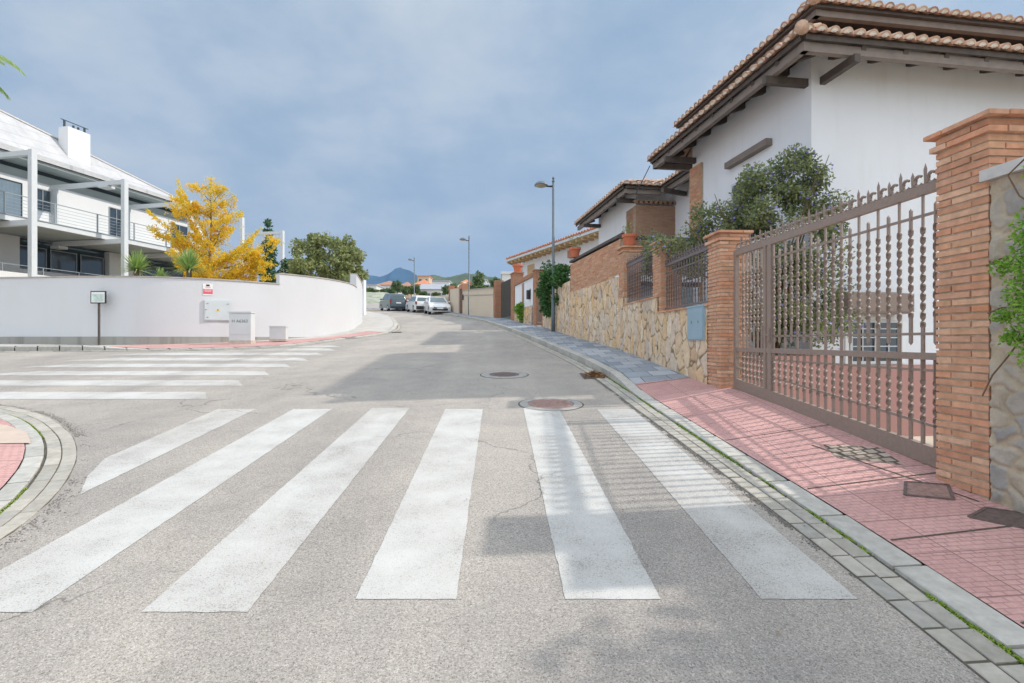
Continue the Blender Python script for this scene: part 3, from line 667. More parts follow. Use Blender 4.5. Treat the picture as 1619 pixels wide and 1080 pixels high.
def stone_face(name, P0, P1, zb, zt, parent, mat, cell=0.28, aspect=1.5, step=0.022, depth=0.02, cols=None, joint=(0.20, 0.15, 0.10), jw=0.07, side=-1, thick=0.3, seed=0.0, warp=0.22):
    """a stone-faced wall from P0 to P1; face on the local -y side"""
    T = frame(P0, P1); L = math.dist(P0, P1)
    nx = max(2, int(L/step)); z_lo = min(zb(0), zb(L)); z_hi = max(zt(0), zt(L)); nz = max(2, int((z_hi-z_lo)/step))
    vs = []; cs = []
    for j in range(nz+1):
        for i in range(nx+1):
            x = L*i/nx; z = zb(x)+(zt(x)-zb(x))*j/nz
            q = Vector((x/cell, z/cell/aspect, seed)); wv = noise.noise_vector(q*1.3)*warp; q2 = q+Vector((wv.x, wv.y, 0))
            dd, pp = noise.voronoi(Vector((q2.x, q2.y, seed)), distance_metric='DISTANCE')
            e = dd[1]-dd[0]; t = min(1, max(0, (e-jw*0.4)/(jw))); t = t*t*(3-2*t)
            c = pp[0]; hsh = (math.sin(c.x*12.9898+c.y*78.233+c.z*37.7)*43758.5453) % 1.0; h2 = (math.sin(c.x*39.3+c.y*11.1+c.z*7)*24634.6) % 1.0
            k = hsh*(len(cols)-1); a = int(k); f = k-a; cc = [cols[a][m]*(1-f)+cols[min(a+1, len(cols)-1)][m]*f for m in range(3)]
            cs.append([joint[m]*(1-t)+cc[m]*t for m in range(3)]+[1.0])
            dy = side*depth*t*(0.6+0.6*h2)+side*0.006*noise.noise(Vector((x*14, z*14, seed)))*t
            vs.append(T(x, dy, z))
    W_ = nx+1
    mb = MB(); mb.add(vs, [(j*W_+i, j*W_+i+1, (j+1)*W_+i+1, (j+1)*W_+i) if side < 0 else (j*W_+i, (j+1)*W_+i, (j+1)*W_+i+1, j*W_+i+1) for j in range(nz) for i in range(nx)])
    o = mb.build(name, mat, parent, True)
    ca = o.data.color_attributes.new('Col', 'FLOAT_COLOR', 'POINT'); ca.data.foreach_set('color', np.array(cs, dtype=np.float32).ravel())
    return o
FLAG = [(0.62, 0.43, 0.28), (0.76, 0.61, 0.45), (0.72, 0.52, 0.31), (0.80, 0.68, 0.54), (0.64, 0.53, 0.43), (0.74, 0.50, 0.27), (0.72, 0.58, 0.46), (0.56, 0.48, 0.42)]
RUB = [(0.46, 0.40, 0.32), (0.37, 0.36, 0.34), (0.50, 0.43, 0.33), (0.33, 0.33, 0.33), (0.55, 0.48, 0.38), (0.43, 0.40, 0.36)]
def tile_slope(mb, P0, P1, up, n, rows, r=None, hip0=False, hip1=False):
    """barrel tiles: eave line P0->P1, 'up' is the vector from eave to the top of the slope"""
    P0 = Vector(P0); P1 = Vector(P1); up = Vector(up); e = (P1-P0)/n; el = e.length; ed = e.normalized(); nrm = ed.cross(up.normalized()).normalized()
    if nrm.z < 0: nrm = -nrm
    r = r or el*0.42; rl = up.length/rows; ud = up.normalized(); K = 6; uh = math.hypot(up.x, up.y)
    for i in range(n):
        c0 = P0+e*(i+0.5); fr = 1.0
        if hip0: fr = min(fr, (i+0.8)*el/uh)
        if hip1: fr = min(fr, (n-i-0.2)*el/uh)
        for j in range(max(1, int(math.ceil(rows*fr-0.3)))):
            jit = rnd.uniform(-.012, .012)
            a = c0+ud*(j*rl-(0.03 if j else 0)+jit*.6)+nrm*(0.02+jit*.5); b = c0+ud*((j+1)*rl+0.01)+nrm*(0.005); vs = []
            for base, rr in ((a, r*1.06), (b, r*0.86)):
                for k in range(K+1):
                    t = math.pi*k/K; vs.append(base+ed*math.cos(t)*rr+nrm*math.sin(t)*rr*0.95)
            mb.mi = 0; mb.add(vs, [(k, k+1, K+2+k, K+1+k) for k in range(K)], None)
            if j == 0:                                            # lip and mortar plug at the eave
                vs2 = vs[:K+1]+[a+ed*math.cos(math.pi*k/K)*r*0.82+nrm*math.sin(math.pi*k/K)*r*0.72 for k in range(K+1)]
                mb.add(vs2, [(k, K+1+k, K+2+k, k+1) for k in range(K)], None)
                mb.mi = 1; q = a+ud*0.006
                mb.add([q+ed*math.cos(math.pi*k/K)*r*0.84+nrm*math.sin(math.pi*k/K)*r*0.8 for k in range(K+1)], [tuple(range(K+1))], None); mb.mi = 0
            # pan tile between this cover and the next
            c1 = c0+e*0.5; a2 = c1+ud*(j*rl-(0.03 if j else 0.04)+jit)+nrm*0.015; b2 = c1+ud*((j+1)*rl+.01)+nrm*0.0; vs = []
            for base, rr in ((a2, r*0.95), (b2, r*0.95)):
                for k in range(5):
                    t = math.pi+math.pi*k/4; vs.append(base+ed*math.cos(t)*rr+nrm*(math.sin(t)*rr*0.5+.02))
            mb.add(vs, [(k, k+1, 6+k, 5+k) for k in range(4)], None)
def leaf(mb, p, d, up, l, w):
    s = d.cross(up); 
    if s.length < 1e-4: s = Vector((1, 0, 0))
    s = s.normalized()*w; m = p+d*l*0.45
    mb.v += [tuple(p), tuple(m+s), tuple(p+d*l), tuple(m-s)]; n = len(mb.v)-4; mb.f.append((n, n+1, n+2, n+3)); mb.m.append(mb.mi)
def rvec(r_=rnd):
    while True:
        v = Vector((r_.uniform(-1, 1), r_.uniform(-1, 1), r_.uniform(-1, 1)))
        if 0.05 < v.length < 1: return v.normalized()
def cloud(mb, blobs, n, l, w, shell=0.35, lumps=26, rough=0.35, seed=1, lseed=None):
    """leaf clumps spread through ellipsoids; each blob = (centre, radii, weight)"""
    r_ = random.Random(seed); tot = sum(b[2] for b in blobs); rl = random.Random(seed+(lseed or 0)+500)
    for c, rad, wt in blobs:
        c = Vector(c); k = max(4, int(lumps*wt/tot)); cl = []
        for _ in range(k):
            d = rvec(r_); rr = r_.uniform(shell, 1.0)**0.6
            rr *= 1+rough*noise.noise(d*2.3+Vector((seed, 0, 0)))
            cl.append((Vector((d.x*rad[0]*rr, d.y*rad[1]*rr, d.z*rad[2]*rr)), r_.uniform(0.6, 1.25)))
        per = int(n*wt/tot/k); cr = (rad[0]+rad[1]+rad[2])/3*1.15/k**(1/3)
        for q, sz in cl:
            for _ in range(int(per*sz)):
                o = rvec(rl)*cr*sz*rl.random()**0.45; o.z *= 0.8; p = c+q+o
                d = (rvec(rl)+o.normalized()*0.6+Vector((0, 0, -0.1))).normalized(); s = rl.uniform(0.5, 1.5)
                leaf(mb, p, d, rvec(rl), l*s, w*s)
def px(x, y, Y): return Vector(((x-809.5)/810*Y, Y, (538-y)/810*Y))
# ------------------------------------------------------------------ street boundary on the right
def gz(x, y): return zg(x, y)+wz(x, y)
def pillar(far_, near_, z1, label, d=0.40, mat=('brick', 'mortar_tan'), cap=True, group=None, zb=None, cat='pillar'):
    z0 = (gz(*near_)-0.06) if zb is None else zb
    c = ((far_[0]+near_[0])/2+d/2, (far_[1]+near_[1])/2, z0)
    t = thing('brick_pillar', label, cat, c, group); mb = MB(); w = math.dist(far_, near_)
    n = round((z1-z0)/0.051); brick_pillar(mb, frame(far_, near_), w, d, z1-n*0.051, z1, cap)
    o = mb.build('brickwork', list(mat), t); return t
PG = 'brick pillars of the near garden boundary'
pillar((3.10, 3.745), (3.128, 3.36), 1.52, 'tall rustic brick pillar between the metal gate and the rubble wall, nearest to the viewer', group=PG)
pillar((2.842, 7.44), (2.868, 7.05), 1.53, 'brick pillar between the metal gate and the fence panel beside the blue meter box', group=PG)
pillar((2.705, 9.86), (2.73, 9.42), 1.87, 'brick pillar standing on the stone wall between the two dark fence panels', group=PG, zb=0.50)
pillar((2.552, 12.25), (2.585, 11.84), 2.20, 'brick pillar with a terracotta pot on top where the solid brick wall begins', group=PG, zb=0.80)
# stone-clad wall under the fences and the brick wall
t = thing('stone_wall', 'sand coloured crazy-paved stone wall running up the pavement under the dark fences', 'wall', (2.6, 11, gz(2.6, 11)))
def zline(P0, P1, top=None, dz=-0.1):
    L = math.dist(P0, P1)
    def f(x):
        k = x/L; X = P0[0]+(P1[0]-P0[0])*k; Y = P0[1]+(P1[1]-P0[1])*k
        return gz(X, Y)+dz
    return f
segs = [((2.715, 9.53), (2.85, 7.44), 0.50), ((2.585, 11.84), (2.716, 9.52), 0.80), ((2.548, 12.3), (2.585, 11.84), .98), ((1.86, 16.3), (2.572, 12.20), 1.52), ((1.62, 18.3), (1.86, 16.3), 1.9), ((1.27, 21.0), (1.62, 18.3), 1.9)]
for k, (a, b, top) in enumerate(segs):
    stone_face('stone_face', a, b, zline(a, b), (lambda v: (lambda x: v))(top), t, 'stone', 0.22, 1.55, 0.02 if k < 4 else 0.05, 0.016, FLAG, (0.27, 0.205, 0.135), 0.05, -1, seed=k*3.0+0.5, warp=.34)
    mb = MB(); F = frame(a, b); L = math.dist(a, b); mb.T = F
    mb.add([(-.08, .014+k*.002, gz(*a)-.3), (L+.08, .014+k*.002, gz(*b)-.3), (L+.08, .3, gz(*b)-.3), (-.08, .3, gz(*a)-.3), (-.08, .014+k*.002, top-k*.002), (L+.08, .014+k*.002, top-k*.002), (L+.08, .3, top-k*.002), (-.08, .3, top-k*.002)],
           [(3,2,1,0),(4,5,6,7),(0,1,5,4),(1,2,6,5),(2,3,7,6),(3,0,4,7)])
    mb.build('core', 'mortar_tan', t)
mb = MB()
for a, b, top in segs[:2]:
    mb.mi = 0; F = frame(a, b); L = math.dist(a, b); mb.T = F; x = 0
    while x < L-.02: mb.box(x, -.035, top, min(L, x+.24), .32, top+.028); x += .25
mb.build('brick_sill', 'brick', t)
# solid brick wall with its dark coping
t = thing('brick_wall', 'orange brick wall with a dark sloping coping on top of the stone wall', 'wall', (2.2, 14.3, 1.52))
mb = MB(); brick_wall(mb, frame((1.86, 16.3), (2.56, 12.28)), math.dist((1.86, 16.3), (2.56, 12.20)), 1.50, 2.46, 0.26); mb.build('brickwork', ['brick', 'mortar_tan'], t)
mb = MB(frame((1.86, 16.3), (2.56, 12.28))); mb.box(-.03, -.03, 2.462, 4.05, .29, 2.52); mb.box(0.0, .10, 2.53, 4.05, .16, 2.60); mb.build('coping', 'dark_wood', t)
# terrace wall behind the fences with a garage door
HW = (5.22, 8.93); HU = (-0.1459, 0.9893); HV = (0.9893, 0.1459)
def HP(x, y, z): return (HW[0]+x*HV[0]+y*HU[0], HW[1]+x*HV[1]+y*HU[1], z)       # x right, y away from the viewer
t = thing('terrace_wall', 'white and brick retaining wall with a grey garage door seen through the dark fences', 'wall', HP(-1, 3.8, -1.6))
mb = MB(HP); mb.box(-2.15, 3.72, -1.7, -0.04, 3.98, 1.3); mb.box(-2.15, 3.66, 1.42, -.04, 3.98, 1.56); mb.build('render_wall', 'white', t)
mb = MB(); brick_wall(mb, lambda x, y, z: HP(-2.12+x, 3.72+y, z), 2.06, 1.565, 2.44, 0.24); mb.build('brickwork', ['brick_brown', 'mortar_tan'], t)
mb = MB(HP); mb.box(-2.2, 3.68, 2.442, -.05, 4.0, 2.51); mb.build('coping', 'dark_wood', t)
mb = MB(HP); mb.box(-1.9, 3.69, -1.6, -.25, 3.715, 1.30)
for k in range(9): mb.box(-1.9, 3.678, -1.5+k*.31, -.25, 3.688, -1.5+k*.31+.29)
mb.build('garage_door', simple('garage_door_paint', (0.27, 0.34, 0.38), 0.45, 0.08, 3), t)

# ------------------------------------------------------------------ wrought iron: bars, finials, gate, fences
def twist_bar(mb, x, y, z0, z1, t0, t1, w=0.036, th=0.014, ang=0.0, pitch=0.075, point=None):
    """flat bar, twisted between t0 and t1"""
    zs = [z0]; z = t0; 
    while z < t1: zs.append(z); z += pitch/7
    zs += [t1, z1]; vs = []; fs = []
    for k, z in enumerate(zs):
        a = ang+(min(max(z, t0), t1)-t0)/pitch*math.pi*1.0
        c, s = math.cos(a), math.sin(a); ww, tt = w/2, th/2
        if z <= t0 or z >= t1: ww *= .78
        for (u, v) in ((-ww, -tt), (ww, -tt), (ww, tt), (-ww, tt)): vs.append((x+u*c-v*s, y+u*s+v*c, z))
    n = len(zs)
    for k in range(n-1):
        for i in range(4): j = (i+1) % 4; fs.append((k*4+i, k*4+j, (k+1)*4+j, (k+1)*4+i))
    fs += [(3, 2, 1, 0), ((n-1)*4, (n-1)*4+1, (n-1)*4+2, (n-1)*4+3)]
    mb.add(vs, fs)
    for zz, s_ in ((z0, -1), (z1, 1)):
        if point and point in ('both', 'top' if s_ > 0 else 'bottom'):
            c, s = math.cos(ang), math.sin(ang); a = 0 if s_ < 0 else (t1-t0)/pitch*math.pi; c, s = math.cos(a+ang), math.sin(a+ang); ww = w*.39; tt = th/2
            q = [(x+u*c-v*s, y+u*s+v*c, zz) for (u, v) in ((-ww, -tt), (ww, -tt), (ww, tt), (-ww, tt))]
            mb.add(q+[(x, y, zz+s_*.022)], [(0,1,4),(1,2,4),(2,3,4),(3,0,4)])
def finial(mb, x, y, z, dx, dy, h=0.14, r=0.030, tall=True):
    """spear between two C scrolls; dx,dy = unit direction of the rail"""
    H = h if tall else h*.78
    w = .012
    mb.add([(x-dx*w, y-dy*w, z), (x+dy*w*.7, y-dx*w*.7, z), (x+dx*w, y+dy*w, z), (x-dy*w*.7, y+dx*w*.7, z)]+
           [(x-dx*w*1.5, y-dy*w*1.5, z+H*.72), (x+dy*w*.7, y-dx*w*.7, z+H*.72), (x+dx*w*1.5, y+dy*w*1.5, z+H*.72), (x-dy*w*.7, y+dx*w*.7, z+H*.72), (x, y, z+H)],
           [(0,1,5,4),(1,2,6,5),(2,3,7,6),(3,0,4,7),(4,5,8),(5,6,8),(6,7,8),(7,4,8)])
    for s in (1,):
        pts = []
        for k in range(13):
            a = math.radians(180+25-300*k/12*-1) if False else math.radians(215+275*k/12); rr = r*(1-.022*k)
            pts.append((x+dx*s*(r+.012+rr*math.cos(a)), y+dy*s*(r+.012+rr*math.cos(a)), z+r*1.15+rr*1.1*math.sin(a)))
        mb.tube(pts, [.015]*6+[.014]*4+[.012]*3, 6)
    mb.tube([(x, y, z+.01), (x-dx*.03, y-dy*.03, z+.03), (x-dx*.038, y-dy*.038, z+.06), (x-dx*.026, y-dy*.026, z+.08)], [.011, .010, .009, .007], 6)
def rail(mb, P0, P1, z0, z1, w, h): mb.bar((P0[0], P0[1], z0), (P1[0], P1[1], z1), w, h, None)
G0, G1 = (3.272, 3.735), (3.05, 7.00)
gl = math.dist(G0, G1); gd = ((G1[0]-G0[0])/gl, (G1[1]-G0[1])/gl); gang = math.atan2(gd[1], gd[0])
def GP(s): return (G0[0]+gd[0]*s, G0[1]+gd[1]*s)
t = thing('metal_gate', 'wide brown wrought metal gate with twisted bars and curled spikes on top', 'gate', (*GP(gl/2), -1.0))
def zbot(s): return -0.985+0.335*s/gl
mb = MB(); top = 1.185
rail(mb, GP(0), GP(gl), top, top, .05, .075)                                         # top rail
mb.build('top_rail', 'gate', t)
mb = MB(); rail(mb, GP(0), GP(gl), -.125, -.125, .045, .055); mb.build('middle_rail', 'gate', t)
mb = MB(); rail(mb, GP(0), GP(gl), zbot(0)+.065, zbot(gl)+.065, .05, .145); mb.build('bottom_rail', 'gate', t)
s_w = 2.42                                                                           # stile between leaf and wicket
for s_, w in ((0.02, .05), (s_w, .085), (s_w+.10, .05), (gl-.03, .06)):
    mb = MB(); p = GP(s_); mb.bar((*p, zbot(s_)+.12), (*p, top-.036), w if False else .05, w, None)
    mb.build('stile', 'gate', t)
mb = MB()
for z in (.985, .05): rail(mb, GP(0.0), GP(s_w-.03), z, z, .014, .022)
rail(mb, GP(0.0), GP(s_w-.03), -.235, -.235, .014, .020); rail(mb, GP(0), GP(s_w-.03), zbot(0)+.30, zbot(s_w)+.30, .014, .022)
rail(mb, GP(s_w+.15), GP(gl-.06), -.235, -.235, .014, .02); rail(mb, GP(s_w+.15), GP(gl-.06), zbot(s_w)+.28, zbot(gl)+.28, .014, .02)
mb.build('thin_rails', 'gate', t)
ss = [0.09+.1135*k for k in range(21)]; ws = [s_w+.20+.088*k for k in range(6)]
for k, s_ in enumerate(ss+ws):
    p = GP(s_); wk = s_ > s_w; long_ = k % 2 == 0 or wk
    mb = MB(); z0 = -.098 if long_ else -.02; z1 = 1.148 if long_ else 1.05
    if wk: z0 = -.098; z1 = 1.148
    twist_bar(mb, p[0], p[1], z0, z1, .18 if (k % 2) else .10, .90, ang=gang, point=None if long_ else 'both'); mb.build('bar', 'gate', t)
    zb_ = zbot(s_)+.13; mb = MB(); mid_ = (zb_-.155)/2+.02
    twist_bar(mb, p[0], p[1], zb_, -.152, mid_-.17, mid_+.16, ang=gang, w=.038); mb.build('lower_bar', 'gate', t)
for k in range(int(gl/.118)):
    s_ = .06+.118*k; p = GP(s_); mb = MB(); finial(mb, p[0], p[1], top+.036, gd[0], gd[1], .175, .044, k % 2 == 0); mb.build('finial', 'gate', t)
mb = MB(); p = GP(s_w-.02); mb.box(p[0]-.05, p[1]-.02, -.02, p[0]-.03, p[1]+.02, .14); mb.tube([(p[0]-.04, p[1], .06), (p[0]-.09, p[1], .06), (p[0]-.09, p[1]-.1, .06)], .008, 6); mb.build('handle', 'gate', t)
def fence(P0, P1, zb, zt, n, label, gname='dark iron fence panels on the stone wall'):
    L = math.dist(P0, P1); d = ((P1[0]-P0[0])/L, (P1[1]-P0[1])/L); an = math.atan2(d[1], d[0]); q = lambda s: (P0[0]+d[0]*s, P0[1]+d[1]*s)
    t = thing('iron_fence', label, 'fence', (*q(L/2), zb), gname)
    mb = MB(); rail(mb, P0, P1, zt, zt, .03, .045); mb.build('top_rail', 'fence', t)
    mb = MB(); rail(mb, P0, P1, zb+.04, zb+.04, .03, .03); rail(mb, P0, P1, zt-.14, zt-.14, .014, .02); mb.build('thin_rails', 'fence', t)
    for k in range(n):
        s_ = (k+.5)*L/n; p = q(s_)
        mb = MB(); twist_bar(mb, p[0], p[1], zb+.05, zt-.02, zb+.15, zt-.2, ang=an, w=.026, pitch=.07); mb.build('bar', 'fence', t)
        mb = MB(); finial(mb, p[0], p[1], zt+.02, d[0], d[1], .17, .034, k % 2 == 0); mb.build('finial', 'fence', t)
fence((2.93, 7.46), (2.83, 9.42), .54, 1.37, 17, 'dark iron fence panel next to the blue meter box')
fence((2.80, 9.87), (2.66, 11.83), .84, 1.70, 17, 'dark iron fence panel between the pot-topped pillar and the middle pillar')
# blue meter box
t = thing('meter_box', 'pale blue meter cupboard let into the stone wall beside the gate pillar', 'meter box', (2.82, 7.8, 0.25))
F = frame((2.815, 8.10), (2.85, 7.49)); mb = MB(F); mb.box(0, -.045, .0, .60, .02, .50); o = mb.build('case', 'box_blue', t)
mb = MB(F); mb.box(.02, -.053, .02, .58, -.047, .48); mb.build('door', 'box_blue', t)
for x in (.18, .42):
    mb = MB(F); mb.box(x-.012, -.062, .26, x+.012, -.054, .30); mb.build('lock', 'steel', t)
mb = MB(F); mb.box(-.015, -.05, .502, .615, .02, .53); mb.build('lid', 'box_blue', t)
# rubble wall on the right edge
t = thing('rubble_wall', 'rough grey and tan rubble stone wall with a pale coping at the right edge', 'wall', (3.2, 2, -1))
F0, F1 = (3.135, 3.35), (3.32, 0.9)
stone_face('stone_face', F0, F1, lambda x: -1.10-.10*x, lambda x: 1.04 if x < .42 else 0.62, t, 'rubble', 0.17, .80, 0.0115, 0.014, RUB, (0.48, 0.41, 0.31), 0.13, -1, seed=9.1, warp=.42)
mb = MB(frame(F0, F1)); mb.box(.0, .004, -1.5, .42, .35, 1.035); mb.box(.42, .004, -1.5, 7.0, .35, .61); mb.build('core', 'mortar_tan', t)
mb = MB(frame(F0, F1)); mb.box(-.035, -.05, 1.042, .44, .40, 1.115); o = mb.build('coping', 'light_coping', t)
# creeper hanging on it
mb = MB(); stems = []; r_ = random.Random(5)
def creeper(c, rad, n):
    for _ in range(n):
        o = rvec(r_)*r_.random()**.5; p = Vector((c[0]+o.x*rad[0], c[1]+o.y*rad[1], c[2]+o.z*rad[2]))
        leaf(mb, p, (rvec(r_)+Vector((-.4, .2, -.2))).normalized(), rvec(r_), r_.uniform(.018, .035), r_.uniform(.006, .010))
for c, rad, n in [((3.02, 3.0, .30), (.12, .11, .34), 1000), ((3.0, 2.98, .62), (.08, .08, .16), 340), ((3.02, 2.95, -.02), (.1, .12, .2), 420), ((3.0, 3.12, .45), (.05, .09, .05), 170), ((3.0, 3.12, .15), (.05, .08, .04), 130), ((3.0, 3.08, .02), (.05, .06, .06), 120), ((2.99, 2.92, .95), (.06, .05, .09), 120)]: creeper(c, rad, n)
for path in ([(3.05, 2.9, .7), (3.02, 3.05, .86), (3.0, 3.1, 1.0), (2.99, 2.95, 1.08)], [(3.05, 3.0, .1), (3.02, 3.12, -.10), (3.02, 3.22, -.22), (3.03, 3.30, -.36)], [(3.05, 3.0, .5), (3.0, 3.15, .5), (3.0, 3.24, .47)], [(3.05, 3.0, .2), (3.0, 3.14, .2), (3.0, 3.23, .17)]):
    stems.append(path)
t = thing('creeper', 'bright green leafy creeper hanging over the rubble wall', 'plant', (3.1, 3.0, -1.0)); mb.build('foliage', 'bright_leaf', t)
for path in stems: st = MB(); st.tube(path, .005, 5); st.build('stem', 'twig', t)
# bushes behind that wall (they throw the broken shade on the near road)
def bush(name, label, blobs, n, l, w, mat, base, cat='shrub', group=None, seed=1, trunk=True, lumps=26, rough=.35, shell=.35):
    t = thing(name, label, cat, base, group); mb = MB(); cloud(mb, blobs, n, l, w, seed=seed, lumps=lumps, rough=rough, shell=shell); mb.build('crown', mat, t)
    if trunk:
        m2 = MB(); r_ = random.Random(seed); b = Vector(base)
        for c, rad, wt in blobs:
            c = Vector(c); m2.tube([b+Vector((r_.uniform(-.05, .05), 0, 0)), b.lerp(c, .5)+Vector((r_.uniform(-.1, .1), r_.uniform(-.1, .1), 0)), c+Vector((0, 0, rad[2]*.3))], [max(.02, rad[0]*.06), rad[0]*.04+.01, .012], 6)
        m2.build('trunk', 'bark', t)
    return t
bush('garden_tree', 'leafy tree standing behind the rubble wall beyond the picture edge', [((5.3, 2.1, 1.85), (1.0, .8, .65), 1), ((5.7, 1.0, 2.1), (1.1, .9, .7), 1.3), ((4.9, -0.2, 1.5), (.9, .8, .6), 1), ((4.6, 1.9, 1.1), (.6, .4, .4), .5)], 8000, .10, .035, 'shrub_leaf', (5.4, .6, -1.3), 'tree', seed=3)

# ------------------------------------------------------------------ yard behind the gate
mb = MB(); mb.add([(3.3, 3.0, -1.05), (3.06, 7.2, -.72), (2.9, 12.2, -.9), (4.3, 3.0, -1.72), (4.05, 7.6, -1.72), (3.8, 12.4, -1.72), (16, 3.0, -1.74), (16, 9, -1.74), (16, 13, -1.74)], [(0, 3, 4, 1), (1, 4, 5, 2), (3, 6, 7, 4), (4, 7, 8, 5)])
struct(mb, 'driveway', 'drive')
t = thing('planter_wall', 'low pink rendered planter wall behind the gate holding the flowering shrub', 'planter', HP(-1, -.6, -1.6))
mb = MB(HP); mb.box(-2.0, -.95, -1.8, -.42, -.80, -.24); mb.box(-2.0, -.95, -1.8, -1.85, 1.5, -.24); mb.build('wall', 'pink_render', t)
mb = MB(HP); mb.box(-.57, -.799, -1.8, -.42, -.04, -.24); mb.build('end_wall', 'pink_render', t)
mb = MB(HP); mb.box(-1.85, -.8, -1.7, -.58, 1.4, -.38); mb.build('soil', 'joint', t)
t = thing('flowering_shrub', 'big rounded green shrub with small blue flowers in front of the near white house', 'shrub', (4.2, 8.45, -.3))
bl = [((4.15, 8.45, 2.25), (.78, .55, .62), 2.3), ((4.75, 8.4, 2.62), (.45, .40, .48), 1.1), ((3.62, 8.75, 1.85), (.55, .5, .50), 1.0), ((4.98, 8.3, 1.95), (.48, .35, .45), .8), ((4.3, 8.35, .9), (.85, .42, .75), 1.9), ((5.15, 8.2, .75), (.42, .3, .85), .75), ((3.2, 9.3, 1.55), (.6, .6, .48), 1.2), ((3.0, 10.4, 1.75), (.42, .6, .40), .7), ((4.4, 8.2, .2), (.8, .35, .4), .8)]
mb = MB(); cloud(mb, bl, 44000, .050, .014, lumps=190, rough=.35, seed=12, shell=.15); mb.build('foliage', 'shrub_leaf', t)
mb = MB(); cloud(mb, [(c, tuple(q*1.04 for q in r), w) for c, r, w in bl], 3200, .036, .018, lumps=190, rough=.35, seed=12, shell=.15, lseed=9); mb.build('flowers', 'flower', t)
mb = MB(); r_ = random.Random(3)
for k in range(16):
    c, rad, w = bl[k % len(bl)]; e = Vector(c)+Vector((r_.uniform(-1, 1)*rad[0], r_.uniform(-1, 1)*rad[1], rad[2]*r_.uniform(.3, 1.15)))
    b = Vector((4.2+r_.uniform(-.2, .2), 8.5, -.4)); mb.tube([b, b.lerp(e, .5)+Vector((0, 0, .25)), e], [.03, .016, .005], 5)
mb.build('stems', 'twig', t)

# ------------------------------------------------------------------ the near white house
H = thing('tiled_roof_house', 'large white house with layered clay tile eaves and brown beams on the right', 'house', HP(2, 2, -1.7))
mb = MB(HP); mb.box(0, 0, -1.8, 9, 4.2, 5.02); mb.box(1.25, 4.2, -1.8, 9, 7.95, 5.05); mb.box(0, 7.95, .5, 6, 11.85, 5.05); wall = mb.build('wall', 'white', H)
mb = MB(HP); mb.box(-.03, -.035, -1.8, 9, -.002, -.44); mb.box(-.035, -.03, -1.8, -.002, 3.65, -.44); mb.build('plinth', 'pink_render', H)
def roof_edge(pts, z, parent, k=1.0):
    """dark board and paler beam under an eave given by corners (x, y) in the house frame, interior on the left"""
    for (a, b, nx_, ny_) in pts:
        mb = MB(HP); i1 = .05; i2 = .16
        mb.bar((a[0]+nx_*i1, a[1]+ny_*i1, z-.055*k), (b[0]+nx_*i1, b[1]+ny_*i1, z-.055*k), .022, .09*k); mb.build('tile_board', 'dark_wood', parent)
        mb = MB(HP); mb.bar((a[0]+nx_*i2, a[1]+ny_*i2, z-.175*k), (b[0]+nx_*i2, b[1]+ny_*i2, z-.175*k), .10, .145*k); mb.build('eave_beam', 'beam', parent)
def rafters(mb, a, b, nx_, ny_, z, length, step=.74):
    L = math.dist(a, b); n = int(L/step)
    for k in range(n):
        f = (k+.6)/n; p = (a[0]+(b[0]-a[0])*f, a[1]+(b[1]-a[1])*f)
        mb = MB(HP); mb.bar((p[0]+nx_*.10, p[1]+ny_*.10, z-.13), (p[0]+nx_*length, p[1]+ny_*length, z-.13+(length-.1)*.37), .09, .12); mb.build('rafter', 'dark_wood', H)
def plain(name, mb, mat, parent, smooth=False): return mb.build(name, mat, parent, smooth)
# lower skirt roof
zE = 4.84
mb = MB(); v3 = lambda x, y, z: Vector(HP(x, y, z)); dv = lambda x, y, z: Vector((x*HV[0]+y*HU[0], x*HV[1]+y*HU[1], z))
tile_slope(mb, v3(-.82, -.82, zE), v3(-.82, 5.10, zE), dv(1.15, 0, .38), 26, 3, hip0=True)
tile_slope(mb, v3(-.82, -.82, zE), v3(9.4, -.82, zE), dv(0, 1.05, .38), 45, 3, hip0=True)
tile_slope(mb, v3(-.82, 5.10, zE), v3(1.2, 5.10, zE), dv(0, -1.1, .44), 9, 3, hip0=True)
lowroof = mb.build('lower_roof', ['tile', 'tile_end'], H)
mb = MB(HP); mb.tube([(-.86, -.86, zE+.03), (-.5, -.5, zE+.17), (-.1, -.1, zE+.32), (.3, .25, zE+.45)], [.10, .085, .085, .08], 12); mb.build('hip_ridge', 'tile', lowroof, True)
mb = MB(HP)
mb.add([(-.80, -.80, zE-.02), (9.4, -.80, zE-.02), (9.4, .28, zE+.35), (.38, .28, zE+.35), (.38, 4.7, zE+.35), (-.80, 5.08, zE-.02), (1.2, 5.08, zE-.02), (1.2, 4.7, zE+.35)], [(0,1,2,3), (0,3,4,5), (5,4,7,6)])
mb.add([(-.78, -.78, zE-.05), (9.4, -.78, zE-.05), (9.4, .28, zE+.30), (.28, .28, zE+.30), (.28, 5.06, zE+.30), (-.78, 5.06, zE-.05)], [(0,1,2,3), (0,3,4,5)]); mb.build('soffit', 'dark_wood', H)
roof_edge([((-.82, -.72), (-.82, 5.0), 1, 0), ((-.72, -.82), (9.4, -.82), 0, 1), ((-.72, 5.10), (.5, 5.10), 0, -1)], zE, H)
rafters(None, (-.82, -.5), (-.82, 5.0), 1, 0, zE, .84, .62); rafters(None, (-.1, -.82), (9.2, -.82), 0, 1, zE, .84, .72)
for a, b in (((-.82, .12), (.0, .12)), ((-.82, 4.05), (.0, 4.05)), ((.21, -.76), (.21, .0)), ((6.0, -.76), (6.0, .0))):
    mb = MB(HP); mb.bar((*a, zE-.31), (*b, zE-.31), .10, .13); mb.build('bracket', 'dark_wood', H)
